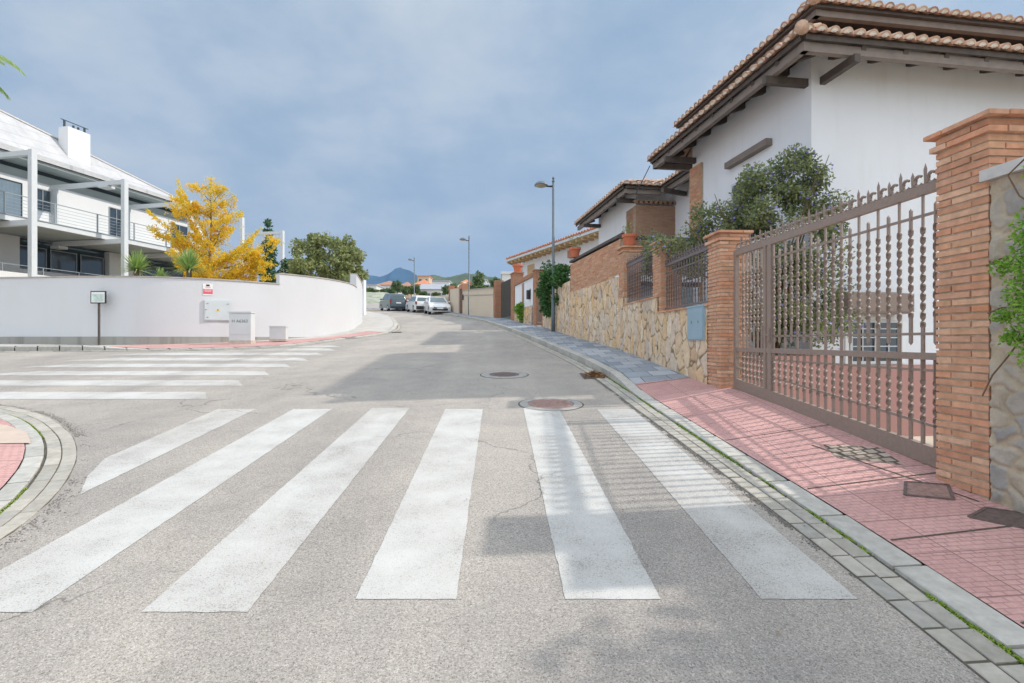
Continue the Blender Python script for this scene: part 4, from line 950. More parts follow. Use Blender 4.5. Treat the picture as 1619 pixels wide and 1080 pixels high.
# brick band and the upper roof
mb = MB(); brick_wall(mb, lambda x, y, z: HP(.34+x, .24+y, z), 9.0, 5.02, 5.66, .25); brick_wall(mb, lambda x, y, z: HP(.34+y, 4.5-x, z), 4.25, 5.02, 5.66, .25)
mb.build('brick_band', ['brick_brown', 'mortar'], H)
mb = MB(HP); mb.box(.6, .5, 4.9, 9, 4.4, 5.7); mb.build('upper_wall', 'white', H)
zU = 5.76; mb = MB()
tile_slope(mb, v3(-.12, -.22, zU), v3(-.12, 4.97, zU), dv(2.4, 0, .95), 24, 6, hip0=True, hip1=True)
tile_slope(mb, v3(-.12, -.22, zU), v3(9.4, -.22, zU), dv(0, 2.4, .95), 43, 6, hip0=True)
up_ = mb.build('upper_roof', ['tile', 'tile_end'], H)
mb = MB(HP); mb.tube([(-.16, -.26, zU+.04), (2.3, 2.2, zU+1.02)], [.10, .09], 12); mb.build('hip_ridge', 'tile', up_, True)
mb = MB(HP); mb.add([(-.10, -.20, zU-.02), (9.4, -.20, zU-.02), (9.4, 2.2, zU+.93), (2.3, 2.2, zU+.93), (-.10, 4.95, zU-.02), (9.4, 4.95, zU-.02)], [(0,1,2,3), (0,3,4), (4,3,2,5)])
mb.box(-.08, -.18, zU-.06, 9.4, 4.93, zU-.03); mb.build('upper_soffit', 'dark_wood', H)
roof_edge([((-.12, -.12), (-.12, 4.9), 1, 0), ((-.02, -.22), (9.4, -.22), 0, 1)], zU+.01, H, .72)
# corner brick pilaster, lintel, windows
mb = MB(); brick_wall(mb, lambda x, y, z: HP(-.07+y, 4.22-x, z), .56, 1.0, 4.38, .2); mb.build('brick_pilaster', ['brick', 'mortar_tan'], H)
mb = MB(HP); mb.box(-.14, 1.05, 3.80, 0.02, 2.5, 3.93); mb.build('window_lintel', 'beam', H)
def window(T, x0, x1, y, z0, z1, parent, cols=2, rows=3, fr='frame_white', s=-1, gl='glass', name='window', barw=.02):
    """s = outward direction along local y"""
    w = MB(T); f = .05
    for b in ((x0, z0, x1, z0+f), (x0, z1-f, x1, z1), (x0, z0+f, x0+f, z1-f), (x1-f, z0+f, x1, z1-f)): w.box(b[0], y+s*.012, b[1], b[2], y+s*.045, b[3])
    for i in range(1, cols): xx = x0+(x1-x0)*i/cols; w.box(xx-.022, y+s*.012, z0+f, xx+.022, y+s*.04, z1-f)
    o = w.build(name, fr, parent)
    p = MB(T); p.box(x0+f*.5, y+s*.004, z0+f*.5, x1-f*.5, y+s*.009, z1-f*.5); p.build('pane', gl, o)
    if rows:
        q = MB(T)
        for i in range(1, rows): zz = z0+(z1-z0)*i/rows; q.box(x0+f, y+s*.022, zz-barw/2, x1-f, y+s*.034, zz+barw/2)
        for i in range(cols):
            a = x0+(x1-x0)*(i+.5)/cols; q.box(a-barw/2, y+s*.020, z0+f, a+barw/2, y+s*.032, z1-f)
        q.build('glazing_bars', fr, o)
    return o
TY = lambda x, y, z: HP(y, x, z)                                 # windows on the left face: local x = depth
window(TY, 1.15, 2.4, 0.0, 2.2, 3.42, H, 2, 0)
window(HP, .72, 1.76, 0.0, -.42, .36, H, 2, 5)
mb = MB(HP); mb.box(.64, -.03, .36, 1.84, -.006, .42); mb.box(.64, -.03, -.42, .71, -.006, .36); mb.box(1.77, -.03, -.42, 1.84, -.006, .36); mb.build('window_surround', 'white_clean', H)
mb = MB(HP); mb.box(.45, -.34, .46, 1.67, -.02, .49); mb.box(.45, -.36, .49, 1.67, -.33, .80); mb.add([(.45, -.36, .80), (1.67, -.36, .80), (1.67, 0, .86), (.45, 0, .86), (.45, -.01, .49), (1.67, -.01, .49), (.45, -.36, .49), (1.67, -.36, .49)], [(0,1,2,3), (0, 3, 4, 6), (1, 7, 5, 2)]); mb.build('window_canopy', 'gate', H)
# wings further up the street
z3_ = 4.88; mb = MB()
tile_slope(mb, v3(-.70, 7.25, z3_), v3(-.70, 12.9, z3_), dv(2.2, 0, .8), 25, 6, hip0=True)
tile_slope(mb, v3(-.70, 7.25, z3_), v3(.53, 7.25, z3_), dv(0, 2.2, .8), 5, 6, hip0=True)
tile_slope(mb, v3(.53, 4.2, z3_), v3(.53, 7.6, z3_), dv(2.2, 0, .8), 15, 6)
wing = mb.build('wing_roof', ['tile', 'tile_end'], H)
mb = MB(HP); mb.add([(-.68, 7.27, z3_-.02), (1.5, 9.4, z3_+.78), (1.5, 12.9, z3_+.78), (-.68, 12.9, z3_-.02), (.53, 7.27, z3_-.02), (3, 9.4, z3_+.78), (.55, 4.2, z3_-.02), (2.7, 4.2, z3_+.77), (2.7, 7.8, z3_+.77), (.55, 7.6, z3_-.02)], [(0,1,2,3), (0,4,5,1), (6,7,8,9)])
mb.add([(-.66, 7.29, z3_-.05), (1.5, 9.4, z3_+.70), (1.5, 12.9, z3_+.70), (-.66, 12.9, z3_-.05), (.55, 7.29, z3_-.05), (3, 9.4, z3_+.70), (.57, 4.2, z3_-.05), (2.7, 4.2, z3_+.70), (2.7, 7.6, z3_+.70), (.57, 7.6, z3_-.05)], [(0,1,2,3), (0,4,5,1), (6,7,8,9)]); mb.build('wing_soffit', 'dark_wood', H)
roof_edge([((-.70, 7.35), (-.70, 12.9), 1, 0), ((-.60, 7.25), (.62, 7.25), 0, 1), ((.53, 4.2), (.53, 7.3), 1, 0)], z3_, H)
rafters(None, (-.70, 7.6), (-.70, 12.8), 1, 0, z3_, .72, .8); rafters(None, (.55, 4.4), (.55, 7.2), 1, 0, z3_, .7, .9)
for a, b in (((-.7, 7.9), (0, 7.9)), ((-.7, 11.6), (0, 11.6)), ((.3, 6.6), (1.2, 6.9))):
    mb = MB(HP); mb.bar((*a, z3_-.33), (*b, z3_-.33), .1, .13); mb.build('bracket', 'dark_wood', H)
mb = MB(); brick_wall(mb, lambda x, y, z: HP(-.10+x, 7.70+y, z), 4.2, 1.0, 4.40, .24); brick_wall(mb, lambda x, y, z: HP(-.10+y, 8.55-x, z), .84, 1.0, 4.40, .24)
T_ = HP; mb.T = HP; mb.mi = 0
for k in range(26): mb.box(-.14+k*.165, 7.64, 4.42, -.14+k*.165+.085, 7.74, 4.50)
mb.mi = 1; mb.box(-.16, 7.64, 4.502, 4.1, 7.94, 4.53); mb.T = None
mb.build('brick_wing', ['brick_brown', 'mortar'], H)
mb = MB(HP); mb.box(0.2, 3.99, 1.3, 1.24, 7.69, 1.5); mb.box(-2.1, 3.99, 1.3, .2, 7.69, 1.5); mb.build('terrace_floor', 'concrete_pave', H)
mb = MB(HP); mb.tube([(-.75, 5.1, zE-.12), (-.62, 6.4, zE-.5)], .012, 5); mb.build('stay_cable', 'black', H)
mb = MB(HP); mb.box(-.02, 10.2, 2.2, -.005, 10.9, 3.2); mb.build('vent_shutter', 'dark_wood', H)

# ------------------------------------------------------------------ pots
def pot(loc, r, h, label, plant=True, group='terracotta pots on the boundary walls', seed=1):
    t = thing('flower_pot', label, 'flower pot', loc, group); mb = MB()
    mb.lathe([(r*.62, 0), (r*.70, h*.1), (r*.92, h*.74), (r*1.06, h*.76), (r*1.08, h), (r*.92, h), (r*.86, h*.85)], loc, 24); o = mb.build('pot', 'terracotta', t); shade_auto(o, 40)
    if plant:
        mb = MB(); r_ = random.Random(seed)
        for k in range(9):
            a = r_.uniform(0, 6.3); e = Vector(loc)+Vector((math.cos(a)*r*r_.uniform(.4, 1.3), math.sin(a)*r*r_.uniform(.4, 1.3), h+r_.uniform(.12, .38)))
            mb.tube([(loc[0], loc[1], loc[2]+h*.8), Vector(loc).lerp(e, .6)+Vector((0, 0, .1)), e], [.006, .004, .002], 4)
            for _ in range(9): leaf(mb, e+rvec(r_)*.07, rvec(r_), rvec(r_), .05, .013)
        mb.build('plant', 'olive_leaf', t)
pot((2.76, 12.04, 2.215), .165, .26, 'terracotta pot standing on the brick pillar beside the fence', seed=2)
pot((1.98, 16.1, 2.60), .175, .30, 'terracotta pot on the far end of the dark wall coping', seed=4)
# ------------------------------------------------------------------ further up the street on the right
def slopewall(a, b, za, zb_, h0, h1, th, mb=None, T=None):
    """wall box following the ground between a (far) and b (near); h = top heights at a, b"""
    mb = mb or MB(); F = frame(a, b); L = math.dist(a, b)
    mb.add([(0, 0, za), (L, 0, zb_), (L, th, zb_), (0, th, za), (0, 0, h0), (L, 0, h1), (L, th, h1), (0, th, h0)], [(3,2,1,0),(4,5,6,7),(0,1,5,4),(1,2,6,5),(2,3,7,6),(3,0,4,7)], F); return mb
t = thing('ivy_bush', 'dense dark green ivy hanging over the stone wall behind the near street lamp', 'ivy', (1.6, 19.5, 1.3))
mb = MB(); cloud(mb, [((1.75, 17.9, 2.15), (.28, .9, .55), 1), ((1.45, 19.6, 2.1), (.28, 1.0, .72), 1.2), ((1.35, 20.6, 1.75), (.22, .6, .6), .8), ((1.7, 18.6, 1.3), (.18, .8, .42), .7), ((1.45, 19.8, 1.15), (.16, .7, .3), .4)], 15000, .075, .032, lumps=70, seed=8, rough=.25, shell=.2); mb.build('foliage', 'ivy_leaf', t)
mb = MB(); mb.tube([(1.6, 19.2, .5), (1.66, 19.1, 1.4), (1.6, 19.2, 2.2)], [.04, .03, .02], 6); mb.build('stem', 'bark', t)
W1 = ((1.42, 20.2), (1.62, 18.3))
t = thing('neighbour_wall', 'white panelled street wall with stone base, brick trim and black letterbox beyond the ivy', 'wall', (.6, 24, .6))
A_, B_ = (.14, 26.3), (.90, 22.6)
stone_face('stone_base', A_, B_, zline(A_, B_), lambda x: 1.55, t, 'stone', .3, 1.3, .06, .02, FLAG, (.3, .24, .16), .08, -1, seed=22.0)
F = frame(A_, B_); L = math.dist(A_, B_)
mb = MB(F); mb.box(0, .02, .0, L, .25, 2.92); mb.build('panel', 'white', t)
mb = MB(); brick_wall(mb, lambda x, y, z: F(x, y-.05, z), L, 2.78, 3.0, .33); mb.build('brick_trim', ['brick_far', 'mortar_tan'], t)
mb = MB(F); mb.box(1.75, -.02, .6, 2.05, .015, 2.7); mb.build('pilaster', 'brick_brown', t)
mb = MB(F); mb.box(L-.62, -.13, 1.85, L-.38, .015, 2.25); mb.add([(L-.64, -.15, 2.25), (L-.36, -.15, 2.25), (L-.36, .015, 2.32), (L-.64, .015, 2.32)], [(0, 1, 2, 3)]); mb.build('letterbox', 'black', t)
pillar((.92, 22.55), (1.02, 22.1), 3.08, 'brick pillar between the white panelled wall and the ironwork wicket', mat=('brick_far', 'mortar_tan'), d=.42, group='brick pillars further up the street')
pillar((-.07, 27.3), (.10, 26.55), 3.55, 'brick pillar under the terracotta pot next to the tall green gate', mat=('brick_far', 'mortar_tan'), d=.5, group='brick pillars further up the street')
pillar((-1.08, 30.45), (-.98, 30.0), 3.52, 'thick plain brick pillar at the near end of the cream wall', mat=('brick_far', 'mortar'), d=.52, cap=False, group='brick pillars further up the street')
pillar((1.235, 21.3), (1.27, 21.0), 2.6, 'narrow brick pillar beside the ivy at the ironwork wicket', mat=('brick_far', 'mortar_tan'), d=.35, cap=False, group='brick pillars further up the street')
pot((.30, 26.9, 3.56), .26, .40, 'terracotta pot on the brick pillar by the green gate', False, seed=6)
t = thing('wicket_gate', 'narrow dark ironwork wicket between brick pillars near the ivy', 'gate', (1.15, 21.7, .6))
mb = MB()
for k in range(8): y = 21.33+k*.1; x = 1.26-.2*(y-21.3); mb.box(x-.01, y-.01, .68, x+.01, y+.01, 2.5)
mb.build('bars', 'gate', t)
mb = MB(); mb.bar((1.26, 21.3, 2.5), (1.1, 22.1, 2.5), .03, .05); mb.bar((1.26, 21.3, .72), (1.1, 22.1, .75), .03, .05); mb.build('frame', 'gate', t)
t = thing('green_gate', 'tall dark green sheet gate between two brick pillars', 'gate', (-.5, 28.7, 1.2))
slopewall((-.62, 29.95), (0.06, 27.3), 1.3, 1.1, 3.35, 3.35, .05).build('leaf', simple('green_gate_paint', (0.13, 0.15, 0.13), .6, .15, 4), t)
F = frame((-.62, 29.95), (.06, 27.3)); mb = MB(F)
for k in range(14): mb.box(.03+k*.195, -.025, 1.3, .07+k*.195, -.001, 3.34)
mb.build('ribs', 'dark_wood', t)
t = thing('plant_by_wall', 'small yellow green plant growing at the foot of the white panelled wall', 'plant', (.42, 24.4, gz(.42, 24.4)))
mb = MB(); cloud(mb, [((.40, 24.4, gz(.4, 24.4)+.55), (.2, .25, .5), 1)], 1600, .08, .025, seed=4); mb.build('foliage', 'bright_leaf', t)
t = thing('cream_wall', 'long cream rendered wall with a thin band beyond the green gate', 'wall', (-2.4, 34.5, 1.5))
pts_ = [(-1.12, 30.5), (-2.05, 33.2), (-3.05, 36), (-3.72, 38.6)]
a_ = MB(); b_ = MB()
for p, q in zip(pts_, pts_[1:]):
    hp, hq = 3.1+.65*(p[1]-30.5)/8.1, 3.1+.65*(q[1]-30.5)/8.1
    slopewall(q, p, zg(*q)-.2, zg(*p)-.2, hq, hp, .25, a_); slopewall(q, p, hq-.40, hp-.40, hq-.34, hp-.34, .02, b_)
a_.build('panel', 'cream', t); 
t2 = MB()
for p, q in zip(pts_, pts_[1:]):
    hp, hq = 3.1+.65*(p[1]-30.5)/8.1, 3.1+.65*(q[1]-30.5)/8.1
    F = frame(q, p); L = math.dist(q, p)
    for (d0, d1, hh0, hh1) in ((-.03, -.002, -.41, -.35), (-.05, .28, .002, .05)):
        t2.add([(0, d0, hq+hh0), (L, d0, hp+hh0), (L, d1, hp+hh0), (0, d1, hq+hh0), (0, d0, hq+hh1), (L, d0, hp+hh1), (L, d1, hp+hh1), (0, d1, hq+hh1)], [(3,2,1,0),(4,5,6,7),(0,1,5,4),(1,2,6,5),(2,3,7,6),(3,0,4,7)], F)
t2.build('band', 'coping', t)
mb = MB()
for p, q in zip(pts_, pts_[1:]): slopewall(q, p, zg(*q)-.1, zg(*p)-.1, zg(*q)+.55, zg(*p)+.55, .0, mb) if False else None
t = thing('brick_doorway', 'brick framed doorway with a black letterbox in the cream wall beside the second lamp', 'doorway', (-3.9, 39.2, 2))
for k, (p, q, w) in enumerate((((-3.80, 39.0), (-3.74, 38.65), .45), ((-4.2, 40.4), (-4.08, 40.0), .45))):
    mb = MB(); slopewall(p, q, 1.7, 1.7, 4.25, 4.25, w, mb); mb.build('jamb', 'brick_far', t)
mb = MB(); slopewall((-4.2, 40.4), (-3.74, 38.65), 3.95, 3.95, 4.30, 4.30, .5, mb); mb.build('lintel', 'brick_far', t)
mb = MB(); slopewall((-4.05, 40.0), (-3.8, 39.0), 1.8, 1.8, 3.95, 3.95, .06, mb); mb.build('door', 'dark_wood', t)
mb = MB(); mb.box(-3.70, 38.1, 3.0, -3.45, 38.35, 3.4); mb.build('letterbox', 'black', t)
t = thing('cream_wall', 'short cream wall stretch beyond the brick doorway behind the white cars', 'wall', (-4.8, 42, 2.4))
slopewall((-5.3, 43.8), (-4.2, 40.45), 2, 1.8, 4.35, 4.1, .25).build('panel', 'cream', t)
slopewall((-5.32, 43.9), (-4.2, 40.45), 4.352, 4.102, 4.42, 4.16, .3).build('coping', 'brick_far', t)
pillar((-5.5, 44.4), (-5.35, 43.95), 4.75, 'small brick pillar at the far end of the cream wall', mat=('brick_far', 'mortar'), d=.45, cap=False, group='brick pillars further up the street')
t = thing('low_wall', 'low pale wall running round the bend behind the parked cars', 'wall', (-8, 49, 3))
slopewall((-13.5, 59.5), (-5.5, 44.6), 3, 2.3, 4.75, 3.95, .25).build('panel', 'cream', t)

# house with the orange roof edge
K0 = (-.42, 35.0); K1 = (4.25, 24.9); KL = math.dist(K0, K1); FK = frame(K0, K1)
t = thing('gabled_house', 'white neighbouring house with an orange tiled roof and pale timber rafters', 'house', (3, 31, 1))
mb = MB(FK); mb.box(1.0, .75, .5, KL+2, 8, 5.35); mb.build('wall', 'white', t)
mb = MB(); Pk = lambda x, y, z: Vector(FK(x, y, z)); dk = Pk(0, 1, 0)-Pk(0, 0, 0)
tile_slope(mb, Pk(0, 0, 5.5), Pk(KL+2, 0, 5.5), dk*4+Vector((0, 0, .85)), 50, 4); mb.build('roof', ['tile_orange', 'tile_orange'], t)
mb = MB(FK); mb.add([(0, 0, 5.46), (KL+2, 0, 5.46), (KL+2, 4, 6.3), (0, 4, 6.3)], [(0,1,2,3)]); mb.box(-.02, -.02, 5.34, KL+2, .04, 5.48); mb.build('fascia', 'frame_white', t)
mb = MB(FK); mb.box(0, .05, 5.30, KL+2, .7, 5.36)
for k in range(22): mb.box(.15+k*.58, .045, 5.18, .27+k*.58, .76, 5.30)
mb.build('rafters', 'pale_wood', t)
mb = MB(FK); mb.box(1.9, .70, 2.7, 2.8, .752, 4.9); mb.build('window_shutter', 'pale_wood', t)
mb = MB(FK); mb.tube([(.35, .1, 5.2), (1.0, .68, 4.8), (1.0, .70, 2.0)], .05, 6); mb.build('drainpipe', 'steel', t)
mb = MB(FK); mb.box(7.2, .55, 4.6, 7.9, .752, 5.0); mb.build('vent', 'brick_far', t)

# ------------------------------------------------------------------ street lamps
def lamp_proto():
    t = thing('street_lamp', '', 'street lamp', (0, 0, 0), 'street lamps along the right pavement')
    mb = MB(); mb.tube([(0, 0, 0), (0, 0, 1.25)], [.075, .072], 14); o = mb.build('base', 'lamp_metal', t, True)
    mb = MB(); mb.tube([(0, 0, 1.25), (0, 0, 1.29), (0, 0, 5.42)], [.072, .052, .040], 14); o = mb.build('pole', 'lamp_metal', t, True)
    mb = MB(); mb.tube([(0, 0, 5.42), (0, 0, 5.45)], .052, 12); mb.tube([(0, 0, 5.45), (0, 0, 5.50)], .03, 10); mb.lathe([(.02, 5.50), (.042, 5.52), (.045, 5.56), (.025, 5.60), (.004, 5.61)], (0, 0, 0), 12); mb.build('finial', 'lamp_metal', t, True)
    mb = MB(); mb.tube([(0, 0, 5.26), (-.18, 0, 5.26), (-.26, 0, 5.275)], [.035, .03, .03], 10); mb.build('arm', 'black', t, True)
    mb = MB(); c = (-.44, 0, 5.28)
    mb.lathe([(.235, 0), (.240, .02), (.225, .05), (.18, .10), (.11, .145), (.04, .165), (.005, .167)], c, 24); hd = mb.build('lamp_head', 'lamp_metal', t, True)
    mb = MB(); mb.lathe([(.004, -.055), (.12, -.045), (.20, -.015), (.222, .004)], c, 24); mb.build('lamp_glass', 'lamp_glass', hd, True)
    return t
lp = lamp_proto()
spots = [((1.48, 18.35), 'nearest grey street lamp, standing by the stone wall in front of the ivy'), ((-3.02, 36.0), 'middle street lamp, standing in front of the cream wall'), ((-10.42, 54.6), 'farthest street lamp, rising behind the white parked cars')]
for k, ((x, y), lab) in enumerate(spots):
    o = lp if k == 0 else copy_tree(lp); o['label'] = lab; o.location = (x, y, zg(x, y)+.12); o.rotation_euler.z = R((0, 20, 30)[k])

# ------------------------------------------------------------------ cars
def car(kind, name, label, loc, heading, paint):
    """local: +y forward; heading = direction vector of the nose"""
    t = thing(name, label, 'van' if kind == 'van' else 'car', (0, 0, 0))
    if kind == 'van': L, Wd, H_ = 4.7, 1.86, 1.88; prof = [(-2.35, .42), (-2.37, .95), (-2.30, 1.12), (2.05, 1.08), (2.3, .90), (2.36, .40)]; gh = [(-2.30, 1.12), (-2.17, 1.72), (-1.95, 1.86), (.6, 1.88), (1.55, 1.12)]; wr = .33; wx = 1.42
    elif kind == 'suv': L, Wd, H_ = 4.4, 1.82, 1.62; prof = [(-2.18, .42), (-2.22, .80), (-2.12, 1.02), (1.1, 1.02), (2.05, .90), (2.2, .70), (2.2, .40)]; gh = [(-2.12, 1.02), (-1.86, 1.46), (-1.6, 1.60), (.1, 1.62), (1.1, 1.02)]; wr = .35; wx = 1.33
    else: L, Wd, H_ = 4.1, 1.75, 1.46; prof = [(-2.0, .40), (-2.05, .72), (-1.95, .98), (1.0, .95), (1.85, .80), (2.05, .60), (2.03, .32)]; gh = [(-1.95, .98), (-1.65, 1.36), (-1.35, 1.45), (.0, 1.46), (1.05, .95)]; wr = .31; wx = 1.28
    def loft(poly, w0, w1, zb, zt, zlo):
        mb = MB(); n = len(poly); vs = []
        for s in (-1, -.86, .86, 1):
            for (y, z) in poly:
                f = (z-zb)/(zt-zb); w = (w0+(w1-w0)*f); sh = .06 if abs(s) == 1 else 0
                cy = sum(p[0] for p in poly)/n
                vs.append((s*w/2, y*(1-.035*(abs(s) == 1)), z-(.035 if (abs(s) == 1 and f > .8) else 0)))
        fs = []
        for k in range(3):
            for i in range(n): j = (i+1) % n; fs.append((k*n+i, k*n+j, (k+1)*n+j, (k+1)*n+i))
        fs += [tuple(range(n-1, -1, -1)), tuple(range(3*n, 4*n))]
        mb.add(vs, fs); return mb
    lower = [(prof[0][0], .26)]+prof+[(prof[-1][0]-.05, .24)]
    body = loft(lower, Wd, Wd*.97, .26, 1.1, .2).build('body', paint, t); shade_auto(body, 40)
    cab = loft(gh+[], Wd*.95, Wd*.74, gh[0][1], H_, 0)
    cab = cab.build('cabin', paint, t); shade_auto(cab, 40)
    zb = gh[0][1]
    def wat(z): f = (z-zb)/(H_-zb); return (Wd*.95+(Wd*.74-Wd*.95)*f)/2
    # windscreen and rear window
    def glass(name, a, b, inset, out, sc=.84):
        mb = MB(); y0, z0_ = a; y1, z1_ = b; p0 = (y0+(y1-y0)*inset, z0_+(z1_-z0_)*inset); p1 = (y0+(y1-y0)*(1-inset), z0_+(z1_-z0_)*(1-inset))
        w0 = wat(p0[1])*sc; w1 = wat(p1[1])*sc
        mb.add([(-w0, p0[0]+out, p0[1]+.012), (w0, p0[0]+out, p0[1]+.012), (w1, p1[0]+out, p1[1]+.012), (-w1, p1[0]+out, p1[1]+.012)], [(0, 1, 2, 3)]); return mb.build(name, 'car_glass', t)
    glass('windscreen', gh[-1], gh[-2], .10, .012); glass('rear_window', gh[0], gh[1], .12 if kind != 'van' else .1, -.014)
    for s in (-1, 1):
        mb = MB(); ys_ = [gh[1][0]+.12, (gh[1][0]+gh[-2][0])/2-.05, gh[-2][0]-.02, gh[-1][0]-.22]
        zt = H_-.13; zlo = zb+.05
        for (ya, yb_, yta, ytb) in ((ys_[0]-.15, ys_[1]-.03, ys_[0], ys_[1]-.03), (ys_[1]+.03, ys_[3], ys_[1]+.03, ys_[2])):
            mb.add([(s*(wat(zlo)+.004), ya, zlo), (s*(wat(zlo)+.004), yb_, zlo), (s*(wat(zt)+.006), ytb, zt), (s*(wat(zt)+.006), yta, zt)], [(0, 1, 2, 3)])
        mb.build('side_window', 'car_glass', t)
        mb = MB(); mb.box(s*Wd/2, gh[-1][0]-.45, zb+.02, s*(Wd/2+.17), gh[-1][0]-.33, zb+.16); mb.build('mirror', paint, t)
        for yy in (-wx, wx):
            mb = MB(); mb.T = None; vs = []
            mb.tube([(s*(Wd/2-.20), yy, wr), (s*(Wd/2+.005), yy, wr)], [wr, wr], 20); wh = mb.build('wheel', 'tyre', t, False)
            mb = MB(); mb.tube([(s*(Wd/2), yy, wr), (s*(Wd/2+.012), yy, wr)], [wr*.66, wr*.62], 16); mb.build('rim', 'alloy', wh)
        # lamps
        mb = MB(); yb_ = prof[1][0]; mb.box(s*(Wd/2-.16), yb_-.015, zb-.26, s*(Wd/2-.012), yb_+.08, zb+(.02 if kind != 'van' else .10)); mb.build('tail_lamp', 'tail', t)
        mb = MB(); yf = prof[-2][0]; zf = prof[-2][1]
        mb.add([(s*(Wd/2-.48), yf+.02, zf+.02), (s*(Wd/2-.03), yf-.09, zf+.05), (s*(Wd/2-.04), yf-.26, zf+.15), (s*(Wd/2-.42), yf-.10, zf+.13)], [(0, 1, 2, 3)])
        mb.build('headlight', 'head', t)
    mb = MB(); mb.box(-Wd*.36, prof[-1][0]-.02, .34, Wd*.36, prof[-1][0]+.04, .50); mb.box(-Wd*.30, prof[-2][0]-.01, prof[-2][1]-.06, Wd*.30, prof[-2][0]+.035, prof[-2][1]); mb.build('grille', 'black', t)
    mb = MB(); mb.box(-.26, prof[-1][0]+.045, .46, .26, prof[-1][0]+.06, .57); mb.build('front_plate', 'sign_white', t)
    mb = MB(); zz = .88 if kind == 'van' else (.78 if kind == 'car' else .80); mb.box(-.26, prof[1][0]-.035, zz-.06, .26, prof[1][0]-.015, zz+.06); mb.build('rear_plate', 'sign_white', t)
    mb = MB(); mb.box(-Wd*.44, prof[0][0]-.03, .30, Wd*.44, prof[0][0]+.05, .50 if kind != 'suv' else .62); mb.build('rear_bumper', 'black' if kind != 'car' else paint, t)
    h = Vector(heading).normalized(); t.location = loc; t.rotation_euler.z = math.atan2(-h.x, h.y); t.rotation_euler.x = 0.0
    pitch = .08*h.y; t.rotation_mode = 'ZXY' if False else 'XYZ'
    q = Vector((h.x, h.y, .08*h.y)).normalized(); yax = q; xax = yax.cross(Vector((0, 0, 1))).normalized(); zax = xax.cross(yax)
    t.rotation_euler = Matrix((xax, yax, zax)).transposed().to_euler()
    return t
def cl(x, y): return (x, y, zg(x, y)+.004)
car('car', 'parked_car', 'white hatchback facing the viewer, nearest of the parked cars', cl(-6.45, 43.9), (1.05, -3.6), 'car_white')
car('suv', 'parked_car', 'white car seen from behind, parked in the middle of the row with dark tailgate glass', cl(-9.05, 50.0), (-1.6, 3.7), 'car_white')
car('van', 'parked_van', 'dark blue grey van with a pale number plate, farthest left of the parked vehicles', cl(-13.05, 56.0), (-1.9, 3.6), 'car_dark')

# ------------------------------------------------------------------ curved white garden wall on the left
t = thing('garden_wall', 'long curved white rendered garden wall with a stained concrete plinth on the left', 'wall', (-9, 16, -.1))
WF = WW
def strip_wall(name, pts, zb, zt, d0, d1, mat, close=True):
    """solid strip following pts; street side is to the right of travel. d0..d1 are offsets towards the street"""
    A = offset(pts, d1); B = offset(pts, d0); n = len(pts); vs = []
    for a, b in zip(A, B):
        z0 = zb(*a) if callable(zb) else zb; z1 = zt(*a) if callable(zt) else zt
        vs += [(a[0], a[1], z0), (a[0], a[1], z1), (b[0], b[1], z1), (b[0], b[1], z0)]
    fs = []
    for i in range(n-1):
        for k in range(4): fs.append((4*i+k, 4*i+(k+1) % 4, 4*i+4+(k+1) % 4, 4*i+4+k))
    fs += [(0, 1, 2, 3), (4*n-1, 4*n-2, 4*n-3, 4*n-4)]
    mb = MB(); mb.add(vs, fs); o = mb.build(name, mat, t); shade_auto(o, 30); return o
def idx(f): return next(i for i, p in enumerate(WF) if f(p))
iB = idx(lambda p: p[0] > -7.9 and p[1] > 16); iC = idx(lambda p: p[1] > 21.5); iD = idx(lambda p: p[1] > 30.5)
SA, SB, SC_ = WF[:iB+1], WF[iB:iC+1], WF[iC:iD+1]
base = lambda x, y: zg(x, y)-.35
stz = lambda x, y: .11 if y < 19 else .11+.086*(y-19)*0.9
strip_wall('render_low', SA, 0.105, 1.85, -.25, 0, 'white_wall'); strip_wall('render_middle', SB, lambda x, y: stz(x, y)-.005, 2.20, -.25, 0, 'white_wall'); strip_wall('render_high', SC_, lambda x, y: stz(x, y)-.005, 2.77, -.25, 0, 'white_wall')
strip_wall('plinth', WF[:iD+1], base, lambda x, y: stz(x, y)-.006 if y > 15.2 else .104, -.24, .015, 'plinth')
for s_, z in ((SA, 1.852), (SB, 2.202), (SC_, 2.772)): strip_wall('coping', s_, z, z+.035, -.27, .025, 'coping')
p9 = WF[idx(lambda p: p[1] > 36)]
strip_wall('render_far', WF[iD:idx(lambda p: p[1] > 52)], lambda x, y: zg(x, y)-.2, lambda x, y: 2.77+max(0, y-30)*.06, -.25, 0, 'white_wall')
t_wall = t
# small things on and by that wall
def wallframe(x):
    """local frame on the street face at the wall point nearest px-column x"""
    p = (x-809.5)/810; i = min(range(iC), key=lambda i: abs(WF[i][0]-p*WF[i][1])+(0 if WF[i][1] > 10 else 9)); a, b = WF[i-1], WF[i+1]
    d = Vector((b[0]-a[0], b[1]-a[1])).normalized(); n_ = Vector((d.y, -d.x)); c = WF[i]
    return (lambda u, v, z: (c[0]+d.x*u+n_.x*v, c[1]+d.y*u+n_.y*v, z)), c     # u along, v outwards to the street
def text_mesh(s, size, name, mat, parent, T, depth=.002, align='CENTER'):
    cu = bpy.data.curves.new('t', 'FONT'); cu.body = s; cu.size = size; cu.align_x = align; cu.extrude = 0; o = bpy.data.objects.new('t', cu); COL.objects.link(o)
    dg = bpy.context.evaluated_depsgraph_get(); me = bpy.data.meshes.new_from_object(o.evaluated_get(dg)); bpy.data.objects.remove(o)
    mb = MB(); mb.add([T(v.co.x, depth, v.co.y) for v in me.vertices], [tuple(p.vertices) for p in me.polygons]); return mb.build(name, mat, parent)
F, c = wallframe(337); 
